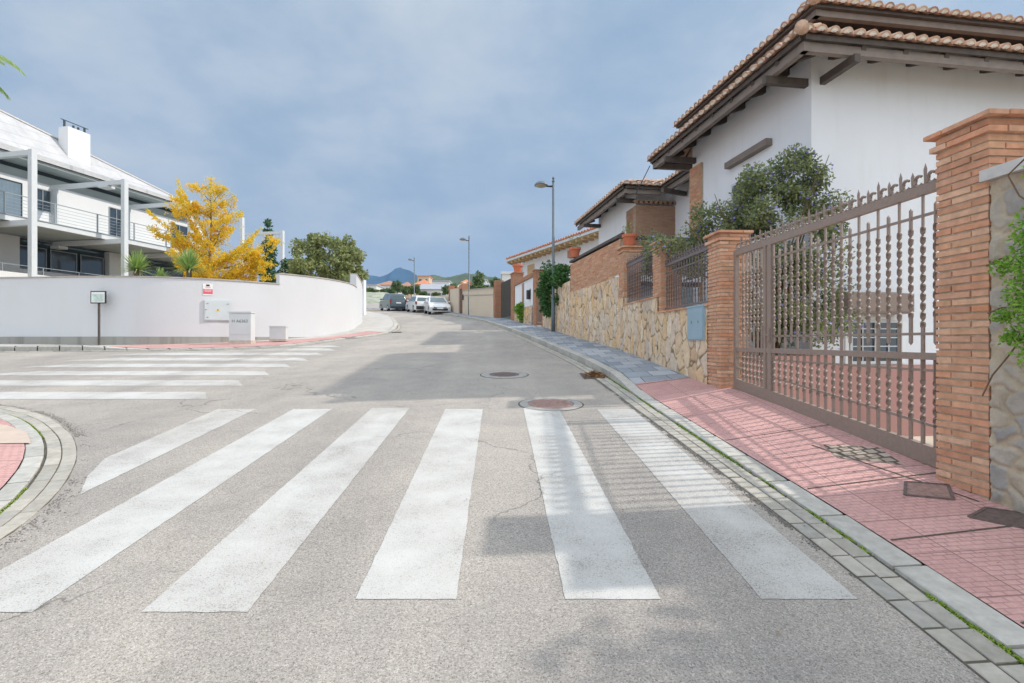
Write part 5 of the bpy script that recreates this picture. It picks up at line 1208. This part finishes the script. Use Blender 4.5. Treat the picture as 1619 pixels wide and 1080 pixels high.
t = thing('meter_cupboard', 'light grey square electric meter cupboard with a yellow warning mark on the white wall', 'cupboard', (c[0], c[1], .6)); mb = MB(F)
mb.box(-.36, .002, .60, .36, .035, 1.24); mb.build('frame', 'box_grey', t)
mb = MB(F); mb.box(-.335, .036, .625, .335, .046, 1.215); mb.build('door', simple('cupboard_door', (.56, .61, .62), .5, .05, 3), t)
for (u, z) in ((-.27, 1.12), (.27, 1.12), (-.27, .70), (-.31, .93)):
    mb = MB(F); mb.box(u-.025, .047, z-.012, u+.025, .054, z+.012); mb.build('hinge', 'steel', t)
mb = MB(F); mb.add([(-.05, .049, .89), (.05, .049, .89), (0, .049, .98)], [(0, 1, 2)]); mb.build('warning_mark', 'yellow', t)
mb = MB(F); mb.add([(.004, .051, .965), (-.016, .051, .925), (.0, .051, .925), (-.006, .051, .897), (.016, .051, .937), (.002, .051, .937)], [(0, 1, 2, 5), (2, 3, 4, 5)]); mb.build('bolt_symbol', 'ink', t)
F, c = wallframe(336)
t = thing('alarm_sign', 'small red and white notice fixed near the top of the white wall', 'sign', (c[0], c[1], 1.4)); mb = MB(F)
mb.box(-.13, .002, 1.37, .13, .008, 1.72); mb.build('plate', 'sign_white', t)
mb = MB(F); mb.box(-.125, .009, 1.41, .125, .012, 1.56); mb.build('red_panel', 'sign_red', t)
mb = MB(F); mb.box(-.045, .009, 1.65, .045, .012, 1.70)
mb.build('emblem', 'ink', t)
mb = MB(F)
for z, w in ((1.62, .08), (1.595, .06)): mb.box(-w, .009, z, w, .011, z+.008)
mb.build('print', 'sign_red', t)
mb = MB(F)
for z, w in ((1.53, .09), (1.505, .10), (1.48, .08)): mb.box(-w, .013, z, w, .0145, z+.008)
mb.build('print', 'sign_white', t)
F, c = wallframe(377)
t = thing('utility_cabinet', 'tall grey utility cabinet with black marks standing on the pavement by the white wall', 'cabinet', (c[0], c[1], -.25)); 
FX = lambda u, v, z: (c[0]+u, c[1]-v, z)
cc = (-8.02, 15.35); FX = lambda u, v, z: (cc[0]+u*.97+v*.1, cc[1]+u*.12-v*.97, z)
mb = MB(FX); mb.box(-.32, -.02, -.14, .32, .34, -.005); mb.build('base', 'box_cream', t)
mb = MB(FX); mb.box(-.31, -.01, -.004, .31, .32, .80); mb.build('case', 'box_grey', t)
mb = MB(FX); mb.box(-.33, -.03, .802, .33, .35, .84); mb.build('lid', 'box_grey', t)
mb = MB(FX); mb.box(-.295, .322, .17, .295, .33, .785); mb.build('door', 'box_grey', t)
text_mesh('H A6363', .125, 'lettering', 'ink', t, lambda u, v, z: FX(u, .332, .52+z))
cc2 = (-7.25, 16.0); FX2 = lambda u, v, z: (cc2[0]+u*.97+v*.1, cc2[1]+u*.12-v*.97, z)
t = thing('utility_cabinet', 'low pale utility box beside the tall cabinet at the curve of the white wall', 'cabinet', (cc2[0], cc2[1], 0)); mb = MB(FX2)
mb.box(-.25, -.05, -.02, .25, .22, .035); mb.build('base', 'box_cream', t); mb = MB(FX2); mb.box(-.245, -.04, .036, .245, .21, .41); mb.build('case', 'box_grey', t)
mb = MB(FX2); mb.box(-.26, -.05, .411, .26, .23, .44); mb.build('lid', 'box_grey', t)
t = thing('sign_post', 'thin dark post with a small framed street notice in front of the white wall', 'sign', (-11.95, 14.85, -.13)); mb = MB(); x, y = -11.93, 14.80
mb.box(x-.022, y-.022, -.14, x+.022, y+.022, 1.10); mb.build('post', 'dark_wood', t)
mb = MB(); mb.box(x-.22, y-.035, 1.06, x+.22, y-.005, 1.42); mb.build('frame', 'black', t)
mb = MB(); mb.box(x-.19, y-.042, 1.09, x+.19, y-.036, 1.39); mb.build('panel', 'sign_white', t)
mb = MB(); mb.box(x-.165, y-.046, 1.115, x+.165, y-.043, 1.33); mb.build('picture', 'sign_pic', t)
t = thing('wall_pier', 'small white pier at the far end of the curved garden wall', 'pier', (-10.4, 36.5, 1.5)); mb = MB(); mb.box(-10.9, 36.2, 1.2, -10.45, 36.7, 4.55); mb.build('body', 'white', t); mb = MB(); mb.box(-10.95, 36.15, 4.552, -10.4, 36.75, 4.62); mb.build('cap', 'coping', t)
# garden soil behind it
g = MB(); g.add([(x, y, .95+.03*(y-16)) for y in (15.9, 22, 45, 60) for x in (-60, -30, -9.8)], [(j*3+i, j*3+i+1, (j+1)*3+i+1, (j+1)*3+i) for j in range(3) for i in range(2)])
struct(g, 'garden_ground', 'dirt')
# ------------------------------------------------------------------ modern white building on the left
BU = (.206, .979); BI = (-.979, .206); B0 = (-21.7, 28.7)
def LB(s, d, z): return (B0[0]+BU[0]*s+BI[0]*d, B0[1]+BU[1]*s+BI[1]*d, z)      # s along, d inwards
Bd = thing('modern_building', 'modern white two storey building with balconies and a white steel frame on the left', 'building', LB(0, 8, 1))
LS, LE = -14, 11
mb = MB(LB); mb.box(LS, 5.1, 5.95, LE, 12, 8.95); mb.build('upper_wall', 'white_bldg', Bd)
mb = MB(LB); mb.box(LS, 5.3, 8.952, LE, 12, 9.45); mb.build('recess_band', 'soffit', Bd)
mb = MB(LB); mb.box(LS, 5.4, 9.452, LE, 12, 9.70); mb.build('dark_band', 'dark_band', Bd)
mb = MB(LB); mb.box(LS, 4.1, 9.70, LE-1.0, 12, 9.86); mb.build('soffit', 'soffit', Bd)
mb = MB(LB)      # tapering pitched white roof
mb.add([(LS, 3.95, 9.86), (LE-2.0, 3.95, 9.86), (LE, 8, 11.45), (LS, 8, 15.1), (LS, 3.95, 10.22), (LE-2.0, 3.95, 10.10), (LE, 8, 11.55), (LS, 8, 15.25), (LS, 12, 9.86), (LE, 12, 9.86)],
       [(0,1,5,4), (4,5,6,7), (1,2,6,5), (7,6,9,8), (0,4,7,8), (1,2,9)])
mb.build('roof', 'roof_white', Bd)
mb = MB(LB); mb.bar((LS, 8, 15.3), (LE, 8, 11.6), .12, .08); mb.build('roof_edge', 'light_coping', Bd)
ch = MB(LB); ch.box(2.3, 7.0, 10.4, 3.7, 7.75, 13.55); cho = ch.build('chimney', 'white_bldg', Bd)
mb = MB(LB)
for s_ in (2.35, 2.9, 3.2, 3.6): mb.box(s_-.04, 7.3, 13.56, s_+.04, 7.4, 13.98 if s_ in (2.35, 3.6) else 13.85)
mb.box(2.15, 7.32, 13.98, 3.85, 7.42, 13.995); mb.build('chimney_cap', 'dark_band', cho)
# lower storey
mb = MB(LB); mb.box(LS, 5.1, 1, LE, 12, 3.95); mb.box(LS, 5.1, 3.95, -1.65, 12, 5.69); mb.box(3.4, 5.1, 3.95, 5.6, 12, 5.69); mb.box(LE-1, 5.1, 3.95, LE, 12, 5.69); mb.build('lower_wall', 'white_bldg', Bd)
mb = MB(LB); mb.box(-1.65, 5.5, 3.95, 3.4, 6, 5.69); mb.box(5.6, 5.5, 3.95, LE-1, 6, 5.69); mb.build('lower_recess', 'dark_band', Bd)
for a, b in ((-1.55, -.1), (.1, 1.6), (1.8, 3.25), (5.8, 7.4), (7.6, 9.4)): window(LB, a, b, 5.42, 4.0, 5.3, Bd, 1, 0, 'steel')
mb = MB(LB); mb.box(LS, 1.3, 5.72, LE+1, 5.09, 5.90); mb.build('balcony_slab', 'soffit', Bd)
mb = MB(LB); mb.box(LS, 1.24, 5.70, LE+1, 1.295, 5.95); mb.build('slab_edge', 'frame_white', Bd)
mb = MB(LB); mb.box(LS, 1.20, 5.955, LE+1, 1.28, 6.0); mb.build('edge_channel', 'steel', Bd)
rl = MB(LB); rl.box(LS, 1.24, 6.98, LE+1, 1.28, 7.02)
for k in range(5): rl.box(LS, 1.255, 6.14+k*.165, LE+1, 1.267, 6.155+k*.165)
rlo = rl.build('railing', 'steel', Bd)
for k in range(12):
    mb = MB(LB); s_ = LS+.3+k*2.2; mb.box(s_-.03, 1.235, 6.0, s_+.03, 1.285, 6.98); mb.build('rail_post', 'steel', rlo)
for k, (a, b, z0, z1) in enumerate(((-13, -8, 5.96, 8.65), (-7.4, -3.6, 5.96, 8.65))): pass
window(LB, -7.5, -1.55, 5.1, 5.96, 8.65, Bd, 1, 0, 'dark_band', gl='shutter')
window(LB, -.95, -.1, 5.1, 7.35, 8.62, Bd, 2, 0, 'steel'); window(LB, 3.35, 4.35, 5.1, 5.96, 8.62, Bd, 2, 0, 'steel'); window(LB, 8.0, 9.5, 5.1, 5.96, 8.62, Bd, 2, 0, 'steel')
mb = MB(LB)
for s_ in (-.95, 3.35, 8.0):
    pass
for s_ in (0, 4.5): mb = MB(LB); mb.box(s_-.04, 4.7, 5.96, s_+.04, 5.09, 8.9); mb.build('fin', 'frame_white', Bd)
for s_ in (-9.2, -4.6, 0, 4.5, 9.1, 13.7):
    mb = MB(LB); mb.box(s_-.12, -.12, .8, s_+.12, .12, 9.0); mb.build('frame_post', 'frame_white', Bd)
    mb = MB(LB); w = .10
    mb.box(s_-w, .12, 8.74, s_+w, 5.08 if s_ < 9 else 4.0, 8.97); mb.build('frame_beam', 'frame_white', Bd)
    if s_ < 12:
        mb = MB(LB); mb.box(s_-w, .12, 5.44, s_+w, 5.0, 5.69); mb.box(s_-.25, 4.3, 5.28, s_+.25, 4.9, 5.43); mb.build('frame_beam', 'frame_white', Bd)
mb = MB(LB); pass
for s_ in (-.2, 4.3): mb = MB(LB); mb.box(s_, 1.0, 8.60, s_+.5, 1.6, 8.72); mb.build('light_fitting', 'frame_white', Bd)
mb = MB(LB); mb.box(LS, 2.0, 1, 4.2, 2.1, 3.35); mb.build('terrace_parapet', 'white_bldg', Bd)
mb = MB(LB); mb.box(LS, 2.03, 3.72, 4.2, 2.06, 3.75)
for k in range(10): mb.box(LS+.5+k*1.8, 2.02, 3.35, LS+.54+k*1.8, 2.07, 3.72)
mb.build('terrace_rail', 'steel', Bd)

# ------------------------------------------------------------------ garden trees and plants on the left
t = thing('autumn_tree', 'young yellow and orange autumn tree with upswept branches behind the white wall', 'tree', (-12.5, 21, 1.0))
wood = MB(); lf = MB(); r_ = random.Random(21); YT = 21.0
trunk = [px(330, 462, YT), px(331, 420, YT), px(333, 380, YT), px(334, 340, YT), px(333, 310, YT), px(334, 278, YT)]
wood.tube(trunk, [.07, .055, .04, .028, .016, .006], 7)
def spray(p, d, L, w, dens):
    """a branch from p along d with leafy side twigs"""
    n = max(4, int(L/.10)); pts = []; q = Vector(p); dd = Vector(d).normalized(); prev = q.copy()
    for k in range(n+1):
        pts.append(q.copy()); q = q+dd*(L/n); dd = (dd+Vector((r_.uniform(-.10, .10), r_.uniform(-.12, .12), .035+r_.uniform(-.05, .05)))).normalized()
    wood.tube(pts, [w*(1-.85*k/n) for k in range(n+1)], 5)
    for k in range(int(n*.18), n+1):
        f = k/n; m = int(dens*(1.15-.35*f)*(.35+1.5*max(0, noise.noise(pts[k]*2.3)+.35)))
        side = dd.cross(Vector((0, 0, 1))).normalized()
        for _ in range(m):
            tw = (side*r_.choice((-1, 1))*r_.uniform(.4, 1)+dd*r_.uniform(.1, .9)+Vector((0, 0, r_.uniform(-.45, .30)))).normalized()*r_.uniform(.03, .46*(1.15-f*.8))
            c = pts[k]+tw
            for _ in range(5):
                leaf(lf, c+rvec(r_)*.05, (rvec(r_)+tw.normalized()*.4+Vector((0, 0, -.15))).normalized(), rvec(r_), r_.uniform(.045, .085), r_.uniform(.018, .030))
def at(y): 
    f = (462-y)/(462-278); return px(330+4*f, y, YT)
tips = [(333,318,318,300),(333,325,352,304),(333,338,352,322),(333,345,312,330),(330,400,286,345),(328,385,262,302),(326,392,276,318),(338,388,398,336),(330,405,242,360),(326,412,262,372),(335,398,378,352),(338,415,420,374),(335,422,412,394),(340,428,438,408),(325,422,288,384),(330,432,300,405),(332,435,360,408),(340,440,405,425),(330,440,446,434),(330,446,318,425),(335,420,385,395),(330,425,270,400)]
for (x0, y0, x1, y1) in tips:
    a = at(y0); b = px(x1, y1, YT); b.y += r_.uniform(-1.0, 1.0)*min(1, abs(x1-332)/60+.3); d = b-a; spray(a, d-Vector((0, 0, .06*d.length)), d.length, .018, 8)
    for q in range(int(d.length*1.5)+1):
        f = r_.uniform(.3, .95); d2 = (d.normalized()+Vector((r_.uniform(-.7, .7), r_.uniform(-1, 1), r_.uniform(-.35, .35)))).normalized(); spray(a+d*f-Vector((0, 0, .03)), d2, r_.uniform(.18, .42)*(1.25-f*.5), .007, 9)
for k in range(16):                                               # branches towards and away from the viewer
    y0 = r_.uniform(340, 455); a = at(y0); an = r_.choice((-1, 1))*r_.uniform(.9, 2.2); L = .5+(y0-320)/140*1.5; d = Vector((math.sin(an)*.55, math.copysign(1, r_.uniform(-1, 1)), .55)).normalized(); spray(a, d, L, .016, 11)
for k in range(9):
    a = at(448+k); b = px(270+k*20, r_.uniform(418, 440), YT+r_.uniform(-1.3, .6)); spray(a, b-a, (b-a).length, .014, 15)
for k in range(330):
    y0 = 280+75*r_.random()**.8; q = at(y0); w_ = .06+.22*abs(math.sin(y0*.33))*(y0-270)/60
    for _ in range(3): leaf(lf, q+Vector((r_.gauss(0, w_), r_.gauss(0, w_), r_.gauss(0, .05))), rvec(r_), rvec(r_), r_.uniform(.045, .085), r_.uniform(.018, .03))
wood.build('trunk', 'bark', t); lf.build('foliage', 'yellow_leaf', t)
def yucca(c, r, n, label, seed):
    t = thing('yucca', label, 'plant', (c[0], c[1], 1.0), 'spiky plants behind the white wall'); r_ = random.Random(seed); mb = MB(); c = Vector(c)
    for k in range(n):
        e = r_.uniform(-.25, 1.45); a = r_.uniform(0, 6.3); d = Vector((math.cos(a)*math.cos(e), math.sin(a)*math.cos(e), math.sin(e))); L = r*r_.uniform(.75, 1.1); s = d.cross(Vector((0, 0, 1)))
        s = s.normalized()*.024 if s.length > .01 else Vector((.024, 0, 0)); sag = Vector((0, 0, -.12*L*(1-abs(d.z))))
        p = [c+d*.05, c+d*L*.45, c+d*L+sag]; nv = len(mb.v)
        mb.add([p[0]-s*.7, p[0]+s*.7, p[1]-s, p[1]+s, p[2]], [(0, 1, 3, 2), (2, 3, 4)])
    mb.build('leaves', 'yucca', t); m2 = MB(); m2.tube([(c.x, c.y, 1.0), tuple(c)], [.10, .08], 8); m2.build('trunk', 'bark', t)
yucca(px(216, 427, 17.4), .74, 190, 'left and larger of the spiky green yuccas above the white wall', 1)
yucca(px(254, 441, 17.4), .42, 90, 'smallest spiky green yucca, between the two bigger ones', 2)
yucca(px(299, 426, 17.2), .80, 200, 'spiky green yucca right beside the yellow autumn tree', 3)
t = thing('cypress', 'dark green narrow conifer behind the white steel frame', 'tree', (-24.2, 50, 2)); c = px(421, 400, 50)
mb = MB(); bl = []
for k in range(9):
    f = k/8; z = 11.2-6.4*f; bl.append(((c.x+.1+f*.35, 50, z), (.25+.75*f, .3+.7*f, .55), .3+f))
cloud(mb, bl, 6000, .22, .06, lumps=90, seed=6, rough=.3); mb.build('foliage', 'conifer', t); mb = MB(); mb.tube([(c.x, 50, 1.5), (c.x, 50, 10.8)], [.22, .03], 8); mb.build('trunk', 'bark', t)
t = thing('garden_tree', 'rounded olive green broadleaf tree rising above the high part of the white wall', 'tree', (-10.6, 30, 1.5)); YT = 30
def pc(x, y, dy=0): v = px(x, y, YT); v.y += dy; return tuple(v)
bl = [(pc(520, 398), (1.1, 1.0, .95), 1.5), (pc(487, 405, -.4), (.85, .8, .8), 1), (pc(551, 405, .3), (.8, .8, .7), 1), (pc(505, 425, -.6), (1.2, 1.0, .7), 1.2), (pc(545, 428, -.3), (.95, .9, .6), 1.), (pc(470, 428), (.6, .6, .6), .6), (pc(568, 432, .2), (.42, .5, .4), .5), (pc(500, 385), (.5, .5, .45), .4), (pc(545, 384, .4), (.5, .5, .4), .4)]
mb = MB(); cloud(mb, bl, 15500, .13, .048, lumps=190, seed=31, rough=.45, shell=.3); mb.build('foliage', 'olive_leaf', t)
mb = MB(); b0 = Vector((-10.6, 30, 1.2))
mb.tube([b0, b0+Vector((0, 0, 1.6))], [.14, .10], 8)
for c_, rr, w in bl: c_ = Vector(c_); mb.tube([b0+Vector((0, 0, 1.5)), (b0+Vector((0, 0, 1.8))).lerp(c_, .5), c_+Vector((0, 0, rr[2]*.5))], [.07, .045, .012], 6)
mb.build('trunk', 'bark', t)
bush('garden_shrub', 'small dark shrub between the conifer and the broadleaf tree', [(tuple(px(462, 425, 33)), (.8, .7, .7), 1)], 3500, .12, .045, 'conifer', (-14.2, 33, 1.5), seed=9)
# palm on the left edge
t = thing('palm_tree', 'palm tree with drooping fronds at the top left edge', 'palm', (-23, 20, .5)); mb = MB(); c = px(-94, 100, 20.0); r_ = random.Random(4)
tr = MB(); tr.tube([(c.x-.2, 20, .5), (c.x-.1, 20, 6), (c.x, 20, c.z)], [.28, .22, .18], 10); tr.build('trunk', 'bark', t)
fr = MB(); 
for k in range(26):
    a = k*2.4 if k else -.02; e = r_.uniform(-.1, 1.0) if k else .62; L = r_.uniform(1.7, 2.2) if k else 3.5; d = Vector((math.cos(a)*math.cos(e), math.sin(a)*math.cos(e), math.sin(e))); p = Vector(c); pts = [p.copy()]
    for j in range(12):
        p = p+d*L/12; d = (d+Vector((0, 0, -.135))).normalized(); pts.append(p.copy())
        s = d.cross(Vector((0, 0, 1))).normalized()
        if j > 2:
            for q in range(8):
                for sg in (-1, 1):
                    b = pts[-2].lerp(p, q/5); dd = (s*sg*r_.uniform(.3, .8)+d*.5+Vector((0, 0, -.55-.25*r_.random()))).normalized(); leaf(fr, b, dd, d, r_.uniform(.45, .7)*(1.1-j/16), .016)
    fr.tube(pts, [.02*(1-j/14) for j in range(len(pts))], 4)
fr.build('fronds', 'yucca', t)

# ------------------------------------------------------------------ distance
def house(name, label, c, w, d, h, rot, wallm, roofm, roof='hip', rh=1.6, nwin=3, storeys=2, seed=0):
    z = min(c[2], zg(c[0], c[1])); t = thing(name, label, 'house', (c[0], c[1], z), 'houses on the far hillside')
    cs, sn = math.cos(rot), math.sin(rot); T = lambda x, y, zz: (c[0]+x*cs-y*sn, c[1]+x*sn+y*cs, c[2]+zz)
    mb = MB(T); mb.box(-w/2, 0, -6, w/2, d, h); wall = mb.build('wall', wallm, t)
    mb = MB(T); o = .5
    if roof == 'flat': mb.box(-w/2-.2, -.2, h, w/2+.2, d+.2, h+.35)
    elif roof == 'hip':
        rx = max(0, w/2-d/2)
        mb.add([(-w/2-o, -o, h), (w/2+o, -o, h), (w/2+o, d+o, h), (-w/2-o, d+o, h), (-rx, d/2, h+rh), (rx, d/2, h+rh)], [(0,1,5,4), (1,2,5), (2,3,4,5), (3,0,4), (3,2,1,0)])
    else: mb.add([(-w/2-o, -o, h-.1), (w/2+o, -o, h-.1), (w/2+o, d+o, h-.1), (-w/2-o, d+o, h-.1), (-w/2-o, d/2, h+rh), (w/2+o, d/2, h+rh)], [(0,1,5,4), (1,2,5), (2,3,4,5), (3,0,4), (3,2,1,0)])
    mb.build('roof', roofm, t)
    for s_ in range(storeys):
        for k in range(nwin):
            x = -w/2+w*(k+.5)/nwin; mb = MB(T); z0 = h-1.0-1.3-s_*2.9; mb.box(x-.5, -.06, z0, x+.5, -.01, z0+1.25); mb.build('window', 'glass', t)
    return t
def far(x, y, Y): return tuple(px(x, y, Y))
F_ = 'houses on the far hillside'
def fh(name, label, x0, x1, ytop, ybase, Y, wallm, roofm, roof, rh, depth=9, **k):
    a = px(x0, ybase, Y); b = px(x1, ybase, Y); zt = (538-ytop)/810*Y; h = zt-a.z-rh; return house(name, label, ((a.x+b.x)/2, Y, a.z), b.x-a.x, depth, h, k.pop('rot', 0.0), wallm, roofm, roof, rh, **k)
mats['far_wall'] = simple('far_white_render', (.66, .66, .66), .9, .06, .3); mats['far_tan'] = simple('far_tan_render', (.55, .43, .30), .9, .1, .3); mats['far_roof'] = simple('far_clay_roof', (.38, .20, .14), .9, .15, 1); mats['far_orange'] = simple('far_orange_roof', (.55, .22, .12), .9, .12, 1); mats['far_grey'] = simple('far_grey_roof', (.34, .36, .40), .8, .1, 1)
fh('villa', 'far white villa with a red hipped roof above the dark van', 596, 626, 441, 468, 150, 'far_wall', 'far_roof', 'hip', 1.8, nwin=3)
fh('villa', 'small tan villa with a red roof below the mountain peak', 632, 648, 443, 462, 165, 'far_tan', 'far_roof', 'hip', 1.9, nwin=2)
fh('villa', 'villa with a bright orange roof just right of the farthest lamp', 655, 681, 439, 462, 180, 'far_tan', 'far_orange', 'hip', 2.4, nwin=3)
fh('villa', 'upper brick coloured block standing behind the orange roofed villa', 660, 678, 436, 455, 200, 'far_tan', 'far_orange', 'flat', .3, nwin=2)
fh('villa', 'wide low white villa with a grey roof behind the white cars', 664, 706, 446, 468, 120, 'far_wall', 'far_grey', 'gable', 1.6, nwin=5, storeys=1)
fh('villa', 'white villa with a flat grey roof stepped above the wide white villa', 684, 710, 443, 460, 145, 'far_wall', 'far_grey', 'flat', .4, nwin=3)
fh('villa', 'pale villa with a beige hipped roof right of the middle of the skyline', 722, 744, 442, 462, 130, 'far_tan', simple('far_beige_roof', (.55, .42, .30), .9, .1, 1), 'hip', 2.0, nwin=2)
fh('villa', 'small villa with a raised beige roof peeping over the brick doorway', 730, 742, 439, 452, 160, 'far_tan', 'far_orange', 'hip', 1.5, nwin=1)
fh('villa', 'white cube villa standing right of the middle lamp', 751, 769, 441, 462, 125, 'far_wall', 'far_grey', 'flat', .4, nwin=2)
fh('villa', 'blue grey roofed villa partly behind the thick brick pillar', 771, 790, 444, 462, 110, 'far_wall', 'far_grey', 'gable', 1.4, nwin=2)
fh('villa', 'bright white modern block rising behind the green gate', 794, 812, 430, 470, 70, 'far_wall', 'frame_white', 'flat', .3, nwin=2, depth=6)
fh('villa', 'small white villa half hidden by trees beside the beige one', 706, 722, 448, 462, 140, 'far_wall', 'far_roof', 'hip', 1.2, nwin=2)
fh('villa', 'pale villa at the left end of the far hillside', 580, 595, 449, 466, 135, 'far_wall', 'far_grey', 'flat', .4, nwin=2)
r_ = random.Random(77); GF = 'trees between the far houses'
# one low-detail crown reused in three shapes
protos = []
for k in range(3):
    mb = MB(); cloud(mb, [((0, 0, 2.3), (1.6, 1.6, 1.5), 1), ((.7, .3, 1.6), (1.2, 1.2, 1.0), .6), ((-.8, -.2, 1.8), (1.0, 1.1, 1.1), .6)], 1500, .42, .2, lumps=40, seed=40+k, rough=.4); me = mb.build('crown', 'far_green').data; bpy.data.objects.remove(bpy.data.objects[-1]) if False else None; protos.append(me)
for o in [o for o in bpy.data.objects if o.name.startswith('crown') and o.parent is None and o.data in protos]: bpy.data.objects.remove(o)
tm = MB(); tm.tube([(0, 0, -1.5), (0, 0, 2.2)], [.22, .12], 6); tmo = tm.build('trunk', 'bark'); tme = tmo.data; bpy.data.objects.remove(tmo)
def ftree(x, ybase, Y, s, sz=1.0, lab='round green tree growing among the far houses'):
    p = px(x, ybase, Y); t = thing('far_tree', lab, 'tree', tuple(p), GF); t.rotation_euler.z = r_.uniform(0, 6.3); t.scale = (s, s, s*sz)
    for nm, me in (('crown', r_.choice(protos)), ('trunk', tme)): o = bpy.data.objects.new(nm, me); COL.objects.link(o); o.parent = t
VL = [(580,595,'the pale villa at the left end of the hillside'),(596,626,'the white villa with a red roof above the van'),(632,648,'the small tan villa below the peak'),(655,681,'the orange roofed villa'),(682,706,'the wide low white villa'),(707,721,'the small half hidden white villa'),(722,744,'the beige roofed villa'),(751,769,'the white cube villa'),(771,790,'the blue grey roofed villa')]
seen_lab = {}
def tlab(x, s, sz, Y):
    best = min(VL, key=lambda v: abs((v[0]+v[1])/2-x)); rel = 'left of' if x < best[0]+4 else ('right of' if x > best[1]-4 else 'below')
    kind = 'tall narrow' if sz > 1.15 else ('low spreading' if sz < .75 else 'rounded')
    for extra in ('', 'small ', 'leafy ', 'darker ', 'farther '):
        l = '%s%s green tree %s %s' % (extra, kind, rel, best[2])
        if l not in seen_lab: seen_lab[l] = 1; return l
    return l
for (x, yb, Y, s, sz) in [(582,467,100,.55,.8),(590,469,95,.6,.7),(606,466,120,.5,.8),(617,469,100,.6,.7),(628,464,130,.75,1.2),(640,467,115,.6,.8),(650,467,118,.7,.9),(659,466,116,.5,1.3),(668,470,100,.5,.7),(690,470,96,.45,.6),(708,467,104,.6,1.),(716,466,110,.7,1.),(726,470,88,.5,.6),(736,464,86,.55,.6),(743,463,86,.6,.6),(749,463,84,.6,.6),(757,461,90,.6,1.4),(763,463,80,.55,.6),(770,463,82,.5,.6),(783,460,95,.6,1.)]:
    ftree(x, yb, Y, s, sz, tlab(x, s, sz, Y))
# rough bank, low wall and bare ground beyond the bend
mb = MB(); r2 = random.Random(2); pts = []
nxb, nyb = 40, 14
for j in range(nyb+1):
    for i in range(nxb+1):
        x = -42+26*i/nxb; y = 72+14*j/nyb; pts.append((x, y, zg(x, y)+.1+2.6*math.sin(math.pi*min(1, j/nyb*1.2)*.5)*(.8+.3*noise.noise(Vector((x*.3, y*.3, 1))))*min(1, (-16-x)/4 if x > -20 else 1)))
mb.add(pts, [(j*(nxb+1)+i, j*(nxb+1)+i+1, (j+1)*(nxb+1)+i+1, (j+1)*(nxb+1)+i) for j in range(nyb) for i in range(nxb)])
struct(mb, 'bank', simple('grey_green_bank', (.30, .32, .25), .95, .4, .8, .5, 3), True)
t = thing('low_wall', 'low white wall at the foot of the bank left of the dark van', 'wall', (-19, 66, 4)); mb = MB(); mb.box(-26, 66, 3.8, -15.2, 66.25, 4.75); mb.build('panel', 'far_wall', t)
ba = MB(); ba.add([(x, y, zg(x, y)+.02) for y in (58, 64, 71) for x in (-36, -22, -9)], [(0,1,4,3), (1,2,5,4), (3,4,7,6), (4,5,8,7)]); struct(ba, 'sandy_ground', simple('sand', (.48, .36, .24), .95, .2, .5, .3))
# hills and the mountain
def ridge(name, prof, Y, depth, mat, base=478, seed=0, cat=None, amp=1.0):
    """prof: list of (px x, px y) of the skyline; built as real relief at distance Y"""
    mb = MB(); xs_ = np.linspace(prof[0][0], prof[-1][0], 110); hs = np.interp(xs_, [p[0] for p in prof], [p[1] for p in prof]); m = 26; vs = []
    for j in range(m+1):
        f = j/m
        for x, y in zip(xs_, hs):
            zt = (538-y)/810*Y; X = (x-809.5)/810*Y; z0 = (538-base)/810*Y; k = math.sin(math.pi*f)**.9 if f < .5 else math.sin(math.pi*f)**.9
            nn = noise.fractal(Vector((X/Y*14+seed, f*5, seed)), .9, 2, 6)*amp
            vs.append((X+nn*Y*.004, Y+(f-.5)*depth*(1 if f < .5 else 1), z0+(zt-z0)*k+nn*(zt-z0)*.10*(1-abs(2*f-1))*(1-k*.7)*3))
    n = len(xs_); mb.add(vs, [(j*n+i, j*n+i+1, (j+1)*n+i+1, (j+1)*n+i) for j in range(m) for i in range(n-1)])
    return struct(mb, name, mat, True)
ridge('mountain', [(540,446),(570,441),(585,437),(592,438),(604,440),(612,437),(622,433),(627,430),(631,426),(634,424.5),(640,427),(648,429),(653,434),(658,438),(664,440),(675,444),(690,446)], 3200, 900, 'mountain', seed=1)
ridge('hills', [(660,446),(672,441),(680,438),(690,436.5),(700,438),(706,440),(715,438.5),(724,435.5),(732,434),(738,432.5),(746,434.5),(755,434),(764,435.5),(772,439),(785,441),(800,443),(830,446)], 1100, 350, 'hill', seed=4)
# ------------------------------------------------------------------ air
hz = MB(); hz.box(-4200, -80, -40, 4200, 6200, 900)
ho = hz.build('haze', 'white'); ho.data.materials.clear(); hm = bpy.data.materials.new('haze'); hm.use_nodes = True; ht = hm.node_tree; ht.nodes.clear()
hv = N(ht, 'ShaderNodeVolumePrincipled'); hv.inputs['Color'].default_value = (.28, .55, .98, 1); hv.inputs['Density'].default_value = 0.00011; hv.inputs['Anisotropy'].default_value = .2
ht.links.new(hv.outputs[0], N(ht, 'ShaderNodeOutputMaterial').inputs['Volume']); ho.data.materials.append(hm); tag(ho, kind='stuff')
